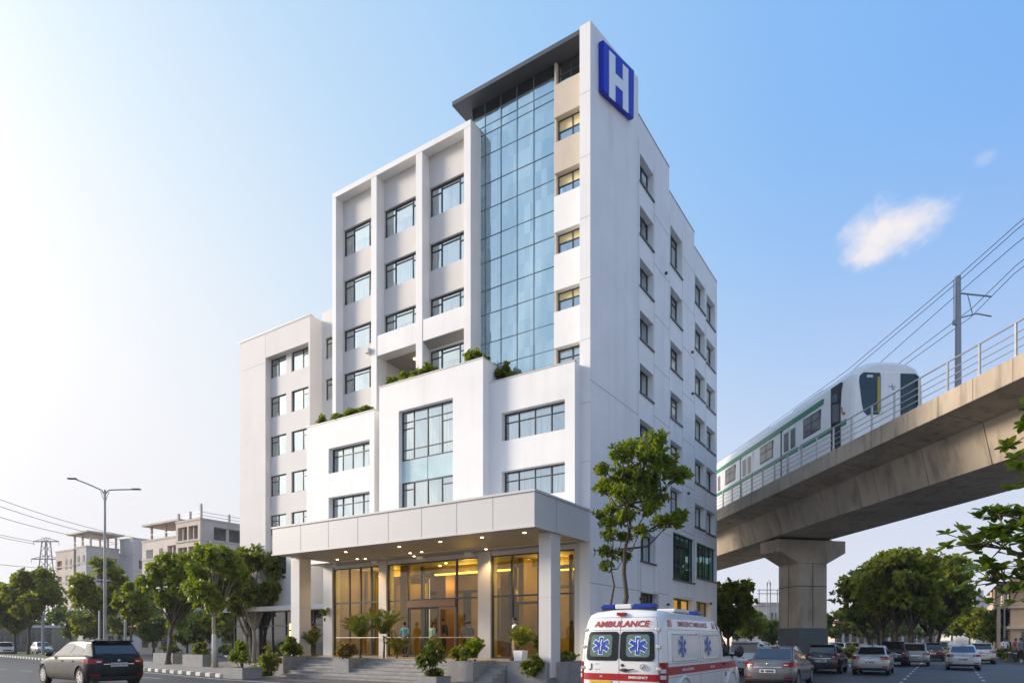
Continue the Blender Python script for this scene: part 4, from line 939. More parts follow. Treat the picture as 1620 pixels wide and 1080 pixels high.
# ------------------------------------------------------------------ vehicles
def interp(tab,x):
    if x<=tab[0][0]: return tab[0][1]
    for (a,b),(c,d) in zip(tab,tab[1:]):
        if x<=c: return b+(d-b)*(x-a)/(c-a)
    return tab[-1][1]
def interp3(tab,x):
    return interp([(a,b) for a,b,c in tab],x), interp([(a,c) for a,b,c in tab],x)
class Hull:
    """vehicle body: stacked plan outlines; y runs from the rear (0) to the nose (L)"""
    def __init__(s,W,L,R,Rf,ztop,zlow,lev,n=3.0): s.W,s.L,s.R,s.Rf,s.ztop,s.zlow,s.lev,s.n=W,L,R,Rf,ztop,zlow,lev,n
    def hw(s,y):
        if y<s.R: return s.W*max(0,1-max(0,(1-y/s.R))**s.n)**(1/s.n)
        if y>s.L-s.Rf: return s.W*max(0,1-max(0,(1-(s.L-y)/s.Rf))**s.n)**(1/s.n)
        return s.W
    def pt(s,x,y,t):
        gx,ins=interp3(s.lev,t); zt=interp(s.ztop,y); zl=s.zlow
        return Vector((x*gx, y+ins*(1-2*y/s.L), zl+t*(zt-zl)))
    def rear(s,x,z):
        xx=max(-s.W*.999,min(s.W*.999,x)); y=s.R*(1-(1-(abs(xx)/s.W)**s.n)**(1/s.n)); t=(z-s.zlow)/(interp(s.ztop,y)-s.zlow); return s.pt(xx,y,min(1,max(0,t)))
    def front(s,x,z):
        xx=max(-s.W*.999,min(s.W*.999,x)); y=s.L-s.Rf*(1-(1-(abs(xx)/s.W)**s.n)**(1/s.n)); t=(z-s.zlow)/(interp(s.ztop,y)-s.zlow); return s.pt(xx,y,min(1,max(0,t)))
    def side(s,sg):
        return lambda y,z: s.pt(sg*s.hw(y),y,min(1,max(0,(z-s.zlow)/(interp(s.ztop,y)-s.zlow))))
    def mesh(s,crown=.03):
        fr=[0,.3,.55,.74,.87,.95,1.0]
        rear=[(s.W*f, s.R*(1-(1-f**s.n)**(1/s.n))) for f in fr]; front=[(s.W*f, s.L-s.Rf*(1-(1-f**s.n)**(1/s.n))) for f in reversed(fr)]
        ys=sorted({s.R+(s.L-s.Rf-s.R)*k/14 for k in range(1,14)}|{a for a,_ in s.ztop if s.R<a<s.L-s.Rf})
        half=rear+[(s.W,y) for y in ys]+front; m=len(half); T=[a for a,_,_ in s.lev]; K=len(T)
        out=[(x,y) for x,y in half]+[(-x,y) for x,y in reversed(half[1:-1])]; n=len(out); vs=[];fs=[]
        for t in T: vs+=[s.pt(x,y,t) for x,y in out]
        for k in range(K-1):
            for i in range(n): fs.append((k*n+i,k*n+(i+1)%n,(k+1)*n+(i+1)%n,(k+1)*n+i))
        top=(K-1)*n
        def mir(i): return i if i in(0,m-1) else n-i
        rows=[]
        for i in range(m):
            if i in(0,m-1): rows.append([top+i]); continue
            a=vs[top+i]; b=vs[top+mir(i)]; r=[top+i]
            for q in (.25,.5,.75):
                p=a.lerp(b,q); p.z+=crown*(1-(2*q-1)**2); vs.append(p); r.append(len(vs)-1)
            r.append(top+mir(i)); rows.append(r)
        for a,b in zip(rows,rows[1:]):
            if len(a)==1:
                for q in range(4): fs.append((a[0],b[q],b[q+1]))
            elif len(b)==1:
                for q in range(4): fs.append((a[q],b[0],a[q+1]))
            else:
                for q in range(4): fs.append((a[q],b[q],b[q+1],a[q+1]))
        fs.append(tuple(range(n-1,-1,-1)))
        return vs,fs
def patch(fn,a0,a1,z0,z1,off,center,n=10,nz=3,thick=.03):
    """plate lying on a body surface; z0/z1 numbers or functions of the fraction along it"""
    f0=z0 if callable(z0) else (lambda q:z0); f1=z1 if callable(z1) else (lambda q:z1)
    def P(q,r,o):
        a=a0+(a1-a0)*q; z=f0(q)+(f1(q)-f0(q))*r; p=fn(a,z); e=.01
        n_=(fn(a+e,z)-fn(a-e,z)).cross(fn(a,z+e)-fn(a,z-e))
        if n_.length<1e-9: n_=Vector((p.x-center.x,p.y-center.y,0))
        n_.normalize()
        if n_.dot(p-center)<0: n_=-n_
        return p+n_*o
    b=MB(); G=[[P(i/n,j/nz,off) for j in range(nz+1)] for i in range(n+1)]
    vs=[p for r in G for p in r]; w=nz+1; fs=[(i*w+j,(i+1)*w+j,(i+1)*w+j+1,i*w+j+1) for i in range(n) for j in range(nz)]
    I=[[P(i/n,j/nz,off-thick) for j in range(nz+1)] for i in range(n+1)]; k=len(vs); vs+=[p for r in I for p in r]
    edge=[(i,0) for i in range(n+1)]+[(n,j) for j in range(1,w)]+[(i,nz) for i in range(n-1,-1,-1)]+[(0,j) for j in range(nz-1,0,-1)]
    for (a,c),(d,e) in zip(edge,edge[1:]+edge[:1]): fs.append((a*w+c,d*w+e,k+d*w+e,k+a*w+c))
    b.raw(vs,fs); return b
def rr(z0,z1,c,asp):
    """rounded-rectangle bounds for patch(): corner c, asp = corner/width"""
    def g(q):
        d=min(q,1-q)/asp
        return c*(1-math.sqrt(max(0,1-(1-d)**2))) if d<1 else 0
    return (lambda q:z0+g(q)),(lambda q:z1-g(q))
def text_data(s,size,bold=.0,shear=0,spacing=1.0):
    c=bpy.data.curves.new('t','FONT'); c.body=s; c.size=size; c.offset=bold; c.shear=shear; c.align_x='CENTER'; c.align_y='CENTER'; c.space_character=spacing; c.resolution_u=3
    o=bpy.data.objects.new('t',c); C.objects.link(o); dg=bpy.context.evaluated_depsgraph_get(); dg.update(); me=bpy.data.meshes.new_from_object(o.evaluated_get(dg))
    v=[tuple(p.co) for p in me.vertices]; f=[tuple(p.vertices) for p in me.polygons]; bpy.data.objects.remove(o); bpy.data.meshes.remove(me); return v,f
def put_text(name,s,size,fn,mat,parent,bold=0,shear=0,spacing=1.0,sx=1.0):
    v,f=text_data(s,size,bold,shear,spacing); b=MB(); b.raw([fn(x*sx,y) for x,y,_ in v],f); return b.build(name,mat,parent,fix=False)
def bil(A,B,Cc,D,s,t): return (A.lerp(B,s)).lerp(D.lerp(Cc,s),t)
def quadpanel(b,A,B,Cc,D,s0,s1,t0,t1,off,r=.12,out=None):
    """rounded glass panel on the quad A B C D (bilinear), lifted by off"""
    nrm=(B-A).cross(D-A).normalized()
    if out and nrm.dot(out)<0: nrm=-nrm
    pts=[]
    for (cs,ct,a0) in ((s1,t1,0),(s0,t1,90),(s0,t0,180),(s1,t0,270)):
        rs=r*(s1-s0)*.5*(1 if cs==s1 else -1); rt=r*1.4*(t1-t0)*.5*(1 if ct==t1 else -1)
        for k in range(4):
            a=R(a0+30*k); pts.append((cs-abs(rs)*(1 if cs==s1 else -1)+abs(rs)*math.cos(a), ct-abs(rt)*(1 if ct==t1 else -1)+abs(rt)*math.sin(a)))
    P=[bil(A,B,Cc,D,s,t)+nrm*off for s,t in pts]; Q=[bil(A,B,Cc,D,s,t)-nrm*.02 for s,t in pts]; n=len(P)
    b.raw(P+Q,[tuple(range(n))]+[(i,(i+1)%n,n+(i+1)%n,n+i) for i in range(n)])
def wheel(par,x,y,r,w=.2):
    sg=1 if x>0 else -1
    b=MB(); prof=[(-w/2,r*.62),(-w/2,r*.93),(-w*.36,r),(w*.36,r),(w/2,r*.93),(w/2,r*.62)]; n=24; vs=[];fs=[]
    for a,rad in prof:
        for k in range(n): t=2*math.pi*k/n; vs.append((x+a,y+rad*math.cos(t),r+rad*math.sin(t)))
    m=len(prof)
    for i in range(m-1):
        for k in range(n): fs.append((i*n+k,i*n+(k+1)%n,(i+1)*n+(k+1)%n,(i+1)*n+k))
    fs+=[tuple(range(n)),tuple((m-1)*n+k for k in range(n))]; b.raw(vs,fs); o=b.build('wheel',M['tyre'],par)
    b=MB(); xo=x+sg*(w/2+.004); n=10
    b.tube([(xo-sg*.05,y,r),(xo-sg*.02,y,r)],r*.6,20)
    b2=MB()
    for k in range(n):
        t=2*math.pi*k/n; c,s_=math.cos(t),math.sin(t); wd=.16 if k%2==0 else .10
        P=[(xo,y+r*(.12*c-wd*.5*s_),r+r*(.12*s_+wd*.5*c)),(xo,y+r*(.60*c-wd*.35*s_),r+r*(.60*s_+wd*.35*c)),(xo,y+r*(.60*c+wd*.35*s_),r+r*(.60*s_-wd*.35*c)),(xo,y+r*(.12*c+wd*.5*s_),r+r*(.12*s_-wd*.5*c))]
        b2.raw(P+[(p[0]-sg*.02,p[1],p[2]) for p in P],[(0,1,2,3),(0,4,5,1),(1,5,6,2),(2,6,7,3),(3,7,4,0)])
    b2.tube([(xo-sg*.02,y,r),(xo+sg*.008,y,r)],r*.15,12)
    ring=MB(); 
    for k in range(24):
        t0,t1=2*math.pi*k/24,2*math.pi*(k+1)/24
        b2.face([(xo,y+r*.56*math.cos(t0),r+r*.56*math.sin(t0)),(xo,y+r*.64*math.cos(t0),r+r*.64*math.sin(t0)),(xo,y+r*.64*math.cos(t1),r+r*.64*math.sin(t1)),(xo,y+r*.56*math.cos(t1),r+r*.56*math.sin(t1))])
    b.build('hub_well',M['blackplastic'],o); b2.build('rim',M['rim'],o,fix=True)
LEV=[(0,.90,.07),(.10,.965,.02),(.30,1,0),(.55,1,.0),(.72,.985,.015),(.86,.965,.035),(.95,.93,.06),(1,.88,.10)]
SPEC={
 'sedan':dict(W=.88,L=4.5,R=.5,Rf=.8,zlow=.22,ztop=[(0,.98),(.7,1.02),(3.3,.95),(4.0,.82),(4.5,.66)],belt=(.62,3.35,1.0,.95),roof=(1.35,2.75,1.47),wr=.70),
 'hatch':dict(W=.86,L=4.1,R=.42,Rf=.75,zlow=.22,ztop=[(0,.98),(.5,1.02),(2.9,.95),(3.6,.84),(4.1,.68)],belt=(.12,3.0,1.0,.95),roof=(.42,2.35,1.48),wr=.70),
 'wagon':dict(W=.90,L=4.7,R=.45,Rf=.85,zlow=.22,ztop=[(0,1.0),(.5,1.05),(3.3,1.0),(4.1,.90),(4.7,.70)],belt=(.10,3.55,1.03,.99),roof=(.55,2.35,1.53),wr=.70),
 'suv':dict(W=.90,L=4.3,R=.42,Rf=.7,zlow=.28,ztop=[(0,1.02),(.5,1.06),(3.0,1.02),(3.7,.95),(4.3,.78)],belt=(.08,3.1,1.03,1.0),roof=(.30,2.55,1.62),wr=.74)}
def make_car(kind,name,label,group=None,plate=None):
    q=SPEC[kind]; h=Hull(q['W'],q['L'],q['R'],q['Rf'],q['ztop'],q['zlow'],LEV); W,L=q['W'],q['L']; root=thing(name,label,'car',group=group)
    cen=Vector((0,L/2,.6)); vs,fs=h.mesh(.03); b=MB(); b.raw(vs,fs); body=b.build('body',M['paint'],root,smooth=True)
    yr,yf=.78,L-.85; wr_=.335
    cut=MB()
    for y in (yr,yf): cut.tube([(-W-.3,y,wr_),(-W+.34,y,wr_)],wr_+.055,28); cut.tube([(W-.34,y,wr_),(W+.3,y,wr_)],wr_+.055,28)
    co_=cut.build('c',M['blackplastic']); md=body.modifiers.new('b','BOOLEAN'); md.object=co_; md.operation='DIFFERENCE'; md.solver='EXACT'; bake(body); bpy.data.objects.remove(co_)
    for p in body.data.polygons: p.use_smooth=True
    md=body.modifiers.new('e','EDGE_SPLIT'); md.split_angle=R(40)
    for y in (yr,yf):
        for sg in (-1,1): wheel(root,sg*(W-.12),y,wr_)
    y0,y1,zb0,zb1=q['belt']; r0,r1,zr=q['roof']; wb=W*.90; wr2=q['wr']*W
    A=[Vector((-wb*.93,y0,zb0-.05)),Vector((wb*.93,y0,zb0-.05)),Vector((wb*.96,y1,zb1-.06)),Vector((-wb*.96,y1,zb1-.06))]
    T=[Vector((-wr2*.96,r0,zr-.02)),Vector((wr2*.96,r0,zr-.02)),Vector((wr2*.94,r1,zr-.02)),Vector((-wr2*.94,r1,zr-.02))]
    b=MB(); vs=A+T+[Vector((0,(r0+r1)/2,zr+.035))]
    rm=(r0+r1)/2; vs+=[Vector((wr2*.98,rm,zr+.02)),Vector((-wr2*.98,rm,zr+.02))]
    b.raw(vs,[(0,1,5,4),(1,2,6,9,5),(2,3,7,6),(3,0,4,10,7),(4,5,8),(5,9,8),(9,6,8),(6,7,8),(7,10,8),(10,4,8),(3,2,1,0)])
    b.build('cabin',M['paint'],root,bevel=.07,seg=4,smooth=True)
    g=MB(); quadpanel(g,A[0],A[1],T[1],T[0],.06,.94,.20,.88,.012,.12,Vector((0,-1,0))); g.build('rear_window',M['carglass'],root)
    g=MB(); quadpanel(g,A[3],A[2],T[2],T[3],.05,.95,.16,.93,.012,.12,Vector((0,1,0))); g.build('windscreen',M['carglass'],root)
    for sg,(a,bb,c,d) in ((1,(A[1],A[2],T[2],T[1])),(-1,(A[0],A[3],T[3],T[0]))):
        rng=[(.06,.20),(.225,.53),(.555,.94)] if kind in('wagon','suv') else ([(.07,.20),(.225,.54),(.565,.94)] if kind=='hatch' else [(.09,.50),(.53,.93)])
        g=MB(); quadpanel(g,a,bb,c,d,rng[0][0]-.03,.96,.19,.89,.006,.10,Vector((sg,0,0))); g.build('window_surround',M['gloss'],root)
        for s0,s1 in rng:
            g=MB(); quadpanel(g,a,bb,c,d,s0,s1,.22,.86,.012,.16,Vector((sg,0,0))); g.build('side_window',M['carglass'],root)
        for y,z in ((y0+1.15,.86),(y0+2.0,.86)):
            if y>yf-.3: continue
            g=patch(h.side(sg),y,y+.17,z-.02,z+.015,.03,cen,4,1); g.build('door_handle',M['paint'],root)
        sl_=MB()
        for y in (y0+.62 if kind!='sedan' else y0+.95, y0+1.62 if kind!='sedan' else y0+1.75, y0+2.6):
            if y>yf-.35: continue
            p=patch(h.side(sg),y-.006,y+.006,.32,.93,.002,cen,1,8,.01); sl_.raw(p.v,p.f)
        sl_.build('door_seam',M['blackplastic'],root)
        m=MB(); 
        for k in range(1): m.raw(*ell(Vector((sg*(W+.07),y1-.50,zb1+.07)),(.11,.07,.075)))
        m.build('wing_mirror',M['paint'],root,smooth=True)
        # lamps
        x0,x1=(W*.56,W*.999)
        lp=patch(h.rear,sg*x0,sg*x1,lambda t:.80-.02*t,lambda t:.92+.03*t,.012,cen,10,2); o=lp.build('tail_light',M['redlamp'],root)
        lp=patch(h.side(sg),q['R']*.9,q['R']*1.1+.12,lambda t:.80+.07*t,.94,.011,cen,4,2); lp.build('lens',M['redlamp'],o)
        lp=patch(h.rear,sg*W*.60,sg*W*.74,.83,.87,.018,cen,4,1); lp.build('reverse_lens',M['clearlamp'],o)
        lp=patch(h.front,sg*W*.52,sg*W*.98,.62,.74,.012,cen,8,2); lp.build('headlight',M['clearlamp'],root)
        lp=patch(h.rear,sg*W*.62,sg*W*.90,.40,.45,.012,cen,6,1); lp.build('reflector',M['redlamp'],root)
    patch(h.rear,-W*.999,W*.999,.23,.36,.012,cen,16,2).build('bumper',M['blackplastic'],root)
    patch(h.front,-W*.99,W*.99,.23,.36,.012,cen,16,2).build('bumper',M['blackplastic'],root)
    patch(h.front,-W*.45,W*.45,.46,.60,.010,cen,8,2).build('grille',M['blackplastic'],root)
    patch(h.rear,-W*.52,W*.52,.755,.785,.014,cen,10,1).build('trim',M['chrome'],root)
    zp=.75 if kind=='wagon' else .64
    pl=patch(h.rear,-.26,.26,zp-.06,zp+.06,.02,cen,4,1); po=pl.build('number_plate',M['plateW'],root)
    if plate: put_text('plate_letters',plate,.10,lambda x,z:(x,h.rear(x,zp+z).y-.026,zp+z),M['ink'],po,bold=.002)
    else:
        mk_=MB()
        for k in range(8):
            if k in(2,): continue
            mk_.box(-.21+k*.053,-.21+k*.053+.032,h.rear(0,zp).y-.027,h.rear(0,zp).y-.015,zp-.035,zp+.035)
        mk_.build('plate_letters',M['ink'],po)
    b=MB(); b.raw(*ell(Vector((0,h.rear(0,.88).y-.01,.88)),(.055,.015,.04))); b.build('badge',M['chrome'],root,smooth=True)
    patch(h.rear,-.18,.18,zr-.03,zr-.01,.0,cen,2,1) if False else None
    b=MB(); b.box(-.14,.14,r0-.03,r0+.03,zr-.06,zr-.02); b.build('brake_light',M['redlamp'],root)
    b=MB(); b.tube([(0,r0+.25,zr),(0,r0+.12,zr+.13)],[.018,.006],6); b.build('aerial',M['blackplastic'],root)
    if kind in('wagon','hatch','suv'):
        b=MB(); b.box(-wr2*.98,wr2*.98,r0-.16,r0+.12,zr-.035,zr+.012); b.build('roof_spoiler',M['paint'],root,bevel=.012)
        b=MB(); e=Vector((0,-.02,0)); p0=bil(A[0],A[1],T[1],T[0],.5,.2)+e; p1=bil(A[0],A[1],T[1],T[0],.18,.28)+e; b.tube([p0,p1],.012,5); b.build('wiper',M['blackplastic'],root)
    return root
def ell(c,r,n=12,m=8):
    vs=[];fs=[]
    for i in range(m+1):
        a=math.pi*i/m
        for j in range(n): t=2*math.pi*j/n; vs.append((c.x+r[0]*math.sin(a)*math.cos(t),c.y+r[1]*math.sin(a)*math.sin(t),c.z+r[2]*math.cos(a)))
    for i in range(m):
        for j in range(n): fs.append((i*n+j,i*n+(j+1)%n,(i+1)*n+(j+1)%n,(i+1)*n+j))
    return vs,fs
M['paint']=pm('car_paint_base',(.3,.3,.31),.3,metal=.3,coat=.8)
def paint(n,c,metal=.35,rough=.3): return pm('car_paint_'+n,c,rough,metal=metal,coat=.8,var=.02)
def set_paint(root,mat):
    for o in root.children_recursive:
        if o.type=='MESH':
            for s in o.material_slots:
                if s.material==M['paint']: s.link='OBJECT'; s.material=mat
def place(root,x,y,ang,scale=1): root.location=(x,y,0); root.rotation_euler=(0,0,ang); root.scale=(scale,)*3
AH=HR                                    # heading along the side road (forward = +y local -> e_v)
AL=HR+R(90)                              # heading along the front road to the left
# dark station wagon, bottom left
wag=make_car('wagon','station_wagon','dark blue-grey station wagon seen from behind at the left, silver plate, red tail lights','cars on the roads',plate='GA51E1W1A')
set_paint(wag,pm('car_paint_ink',(.006,.011,.015),.36,coat=.04,spec=.22,var=.02)); place(wag,-14.15,23.7,AL-R(3),1.10)
cars={'sedan':make_car('sedan','sedan_car','grey sedan right beside the ambulance with brake lamps and blue sky in its rear window','cars on the roads'),
      'hatch':make_car('hatch','hatchback_car','dark grey hatchback standing in front of the viaduct pier','cars on the roads'),
      'suv':make_car('suv','suv_car','pale silver tall car with dark rear glass, third in the left lane behind the black one','cars on the roads')}
placed={}
PT={'grey':paint('grey',(.16,.155,.155)),'dark':paint('dark',(.035,.037,.042)),'silver':paint('silver',(.42,.41,.40)),'black':paint('black',(.02,.021,.024)),'pale':paint('pale',(.50,.48,.45),.2),
    'maroon':paint('maroon',(.06,.012,.016)),'white':paint('white',(.62,.63,.65),.1),'blue':paint('blue',(.16,.27,.38)),'taxi':paint('taxi',(.45,.33,.05),.1)}
def car(kind,px,Z,col,label,ang=AH,scale=1.0,name=None):
    r=cars[kind]
    if kind in placed: r=copy_tree(r)
    placed[kind]=1; place(r,(px-810)/1040*Z,Z,ang,scale); set_paint(r,PT[col]) if True else None
    for o in [r]+r.children_recursive: pass
    r['label']=label; return r
def set_paint_copy(root,mat):
    for o in root.children_recursive:
        if o.type=='MESH':
            for s in o.material_slots:
                if s.material and s.material.name.startswith('car_paint'): s.link='OBJECT'; s.material=mat
set_paint=set_paint_copy
car('sedan',1214,22.6,'grey','grey sedan right beside the ambulance with brake lamps and blue sky in its rear window')
car('hatch',1299,33.6,'dark','dark grey hatchback standing in front of the viaduct pier')
car('sedan',1376,32.2,'silver','silver saloon car with white plate, alone in the middle lane beyond the dark hatchback',scale=.96)
car('suv',1412,43,'black','black car half hidden between the silver saloon and the pale silver tall car')
car('suv',1447,43,'pale','pale silver tall car with dark rear window beneath the big trees',scale=.92)
car('hatch',1474,53,'maroon','dark maroon hatchback far down the left lane beside the pale tall car')
car('hatch',1487,62,'taxi','small mustard yellow taxi just beyond the maroon hatchback')
car('sedan',1524,37.2,'white','white sedan in the right lane with silver bumper and blue rear window',scale=.96)
car('hatch',1553,46.5,'pale','pale hatchback just ahead of the white sedan at right')
car('suv',1499,80,'white','far white van facing us where the left lane vanishes under the trees',ang=AH+R(180-12))
car('sedan',1331,64,'blue','light blue car parked side-on behind the dark hatchback, left of the big trees',ang=AH+R(25))
car('suv',1176,31.5,'white','white car with dark rear window peeping out between ambulance and grey sedan')
car('hatch',1348,62,'pale','small beige hatchback partly hidden behind the silver saloon, below the big trees',ang=AH+R(8))
car('sedan',6,78,'white','white sedan at the far left edge beyond the trees',ang=AL+R(165))
car('hatch',60,82,'silver','silver hatchback parked behind the lamp pole on the far left',ang=AL+R(170))

# ------------------------------------------------------------------ ambulance
AW,ALn=.98,6.5
alev=[(0,.93,.06),(.06,.98,.01),(.2,1,0),(.45,.995,.0),(.62,.975,.03),(.78,.945,.075),(.90,.905,.13),(.965,.85,.18),(1,.74,.27)]
ah=Hull(AW,ALn,.30,.7,[(0,2.42),(.3,2.44),(3.9,2.40),(4.5,2.22),(5.75,1.28),(6.2,1.16),(6.5,1.0)],.28,alev,n=4)
amb=thing('ambulance','white ambulance with AMBULANCE lettering, red stripe, blue stars and blue roof light bar','ambulance',(2.42,14.9,0),AH); amb.scale=(1.055,1.07,.972)
ac=Vector((0,3,1.2)); vs,fs=ah.mesh(.05); b=MB(); b.raw(vs,fs); body=b.build('body',M['paintW'],amb,smooth=True)
cut=MB()
for y in (1.35,5.25): cut.tube([(-1.4,y,.36),(-.62,y,.36)],.44,28); cut.tube([(.62,y,.36),(1.4,y,.36)],.44,28)
co_=cut.build('c',M['blackplastic']); md=body.modifiers.new('b','BOOLEAN'); md.object=co_; md.operation='DIFFERENCE'; md.solver='EXACT'; bake(body); bpy.data.objects.remove(co_)
for p in body.data.polygons: p.use_smooth=True
md=body.modifiers.new('e','EDGE_SPLIT'); md.split_angle=R(42)
for y in (1.35,5.25):
    for sg in (-1,1): wheel(amb,sg*.84,y,.36,.24)
    for sg in (-1,1):
        b=MB(); b.tube([ah.side(sg)(y+.50*math.cos(R(a)),.36+.50*math.sin(R(a)))+Vector((sg*.008,0,0)) for a in range(8,173,8)],.035,6); b.build('wheel_arch',M['paintW'],amb,smooth=True)
def apatch(name,fn,a0,a1,z0,z1,off,mat,n=10,nz=3,par=amb,thick=.03): return patch(fn,a0,a1,z0,z1,off,ac,n,nz,thick).build(name,mat,par)
# rear doors: dark glass surround, frosted panes, stars, seams, hinges, handle
for sg in (-1,1):
    z0,z1=rr(1.27,1.95,.07,.10); wn=apatch('rear_window',ah.rear,sg*.02,sg*.80,z0,z1,.012,M['gloss'],20,3)
    z0,z1=rr(1.36,1.88,.06,.14); apatch('pane',ah.rear,sg*.17,sg*.70,z0,z1,.02,M['ambglass'],18,3,wn)
def star(fn,ca,cz,r,name,par,off,sx=1.0):
    """six-barred blue star with white outline and a white rod"""
    def bars(k,w): 
        b=MB()
        for a in (90,30,150):
            d=Vector((math.cos(R(a)),math.sin(R(a)))); n_=Vector((-d.y,d.x)); pts=[d*k+n_*w,d*k-n_*w,-d*k-n_*w,-d*k+n_*w]
            P=[]
            for i in range(4):
                p,q2=pts[i],pts[(i+1)%4]
                for t in (0,.5): P.append(p.lerp(q2,t))
            P=[fn(ca+p.x*sx,cz+p.y) for p in P]; b.face(P)
        return b
    def lift(b,o):
        for i,v in enumerate(b.v):
            v=Vector(v); d=(v-Vector((0,v.y if abs(v.x)>.9 and v.y>.35 else 3,v.z))).normalized(); b.v[i]=tuple(v+d*o)
        return b
    root=None
    w_=lift(bars(r*1.08,r*.30),off); s=w_.build(name,M['signwhite'],par)
    bl=lift(bars(r,r*.22),off+.006); bl.build('star_bars',M['starblue'],s)
    rd=MB(); P=[fn(ca+x*r*sx,cz+z*r) for x,z in ((-.03,-.6),(.05,-.6),(.04,-.2),(.10,.1),(.05,.35),(.12,.7),(.0,.72),(-.04,.3),(.02,.08),(-.05,-.2))]; rd.face(P); lift(rd,off+.012); rd.build('rod',M['signwhite'],s)
star(ah.rear,-.435,1.62,.20,'star_emblem',amb,.024); star(ah.rear,.435,1.62,.20,'star_emblem',amb,.024)
sm=MB()
for x in (-.004,): 
    p=patch(ah.rear,-.006,.006,.45,2.30,.004,ac,1,16,.01); sm.raw(p.v,p.f)
for x in (-.87,.87): p=patch(ah.rear,x-.006,x+.006,.45,2.28,.003,ac,1,16,.01); sm.raw(p.v,p.f)
for z in (1.985,2.285): p=patch(ah.rear,-.87,.87,z-.005,z+.005,.003,ac,20,1,.01); sm.raw(p.v,p.f)
sm.build('door_seam',M['joint'],amb)
put_text('lettering','AMBULANCE',.19,lambda x,z:(x, ah.rear(x,2.125+z).y-.012, 2.125+z),M['red'],amb,bold=.006,shear=.18,spacing=1.02,sx=1.12)
apatch('red_stripe',ah.rear,-.975,.975,.81,.97,.006,M['red'],24,2)
put_text('stripe_lettering','EMERGENCY',.075,lambda x,z:(.44+x,ah.rear(.44+x,.89+z).y-.016,.89+z),M['signwhite'],amb,bold=.002)
put_text('stripe_lettering','108',.05,lambda x,z:(-.42+x,ah.rear(-.42+x,.90+z).y-.016,.90+z),M['signwhite'],amb)
apatch('number_plate',ah.rear,-.70,-.18,.62,.80,.02,M['plateY'],6,1)
put_text('plate_letters','GJ10 DB41',.11,lambda x,z:(-.44+x,ah.rear(-.44+x,.70+z).y-.026,.70+z),M['ink'],amb,bold=.002,sx=.85)
for sg in (-1,1):
    t_=apatch('tail_light',ah.rear,sg*.885,sg*.9795,.62,1.24,.018,M['redlamp'],6,4)
    for z in (.86,1.0): apatch('lens',ah.rear,sg*.90,sg*.972,z,z+.09,.026,M['clearlamp'],3,1,t_)
    t2=patch(ah.side(sg),.17,.30,.62,1.24,.016,ac,3,4).build('lens',M['redlamp'],t_)
    for z in (1.60,2.0,1.1): 
        b=MB(); p=ah.rear(sg*.88,z); b.box(p.x-.05,p.x+.05,p.y-.03,p.y+.03,z-.04,z+.03); b.build('hinge',M['rail'],amb,bevel=.01)
b=MB(); p=ah.rear(.1,1.06); b.raw(*ell(Vector((.13,p.y-.02,1.06)),(.11,.03,.04))); b.tube([(.2,p.y-.04,1.07),(.36,p.y-.03,1.08)],.014,6); b.build('door_handle',M['blackplastic'],amb,smooth=True)
b=MB(); b.raw(*ell(Vector((.08,p.y-.005,1.17)),(.04,.02,.035))); b.build('door_lock',M['blackplastic'],amb)
b=MB(); pts=[]
for k in range(13): a=2*math.pi*k/12; pts.append((.55+.06*math.cos(a),p.y-.012,1.14+.06*math.sin(a)))
b.tube(pts,.010,5,caps=False); b.tube([(.52,p.y-.012,1.12),(.57,p.y-.012,1.17)],.012,5); b.build('maker_emblem',M['chrome'],amb)
b=MB(); q=ah.rear(-.68,1.1); b.tube([(-.66,q.y-.01,1.2),(-.66,q.y-.01,1.08),(-.72,q.y-.01,1.05)],.012,5); b.tube([(-.56,q.y-.01,1.19),(-.44,q.y-.01,1.19)],.008,5); b.tube([(-.56,q.y-.01,1.06),(-.44,q.y-.01,1.06)],.008,5); b.build('badge_lettering',M['steel'],amb)
b=MB(); b.box(-.10,.10,.10,.22,2.33,2.40); b.build('brake_light',M['redlamp'],amb,bevel=.01)
apatch('bumper',ah.rear,-.975,.975,.29,.56,.05,M['clad'],20,2)
# light bars and roof vent
def lightbar(y,w,z):
    parts=[(-w,-w*.45,'bluelamp'),(-w*.45,.18*w,'plateW'),(.18*w,w,'bluelamp')]
    bar=None
    for x0,x1,m in parts:
        b=MB(); b.box(x0+.004,x1-.004,y-.13,y+.13,z,z+.115); o=b.build('light_bar',M[m],amb,bevel=.03,seg=3)
    b=MB(); b.box(-w+.03,w-.03,y-.1,y+.1,z-.06,z); b.build('light_bar_base',M['blackplastic'],amb)
lightbar(.55,.64,2.50)
b=MB(); b.box(.15,.75,1.4,2.4,2.44,2.53); b.build('roof_vent',M['paintW'],amb,bevel=.03)
for x0,x1,m in ((-.6,.25,'plateW'),(.25,.66,'bluelamp')):
    b=MB(); b.box(x0,x1,3.3,3.62,2.44,2.55); b.build('light_bar',M[m],amb,bevel=.03,seg=3)
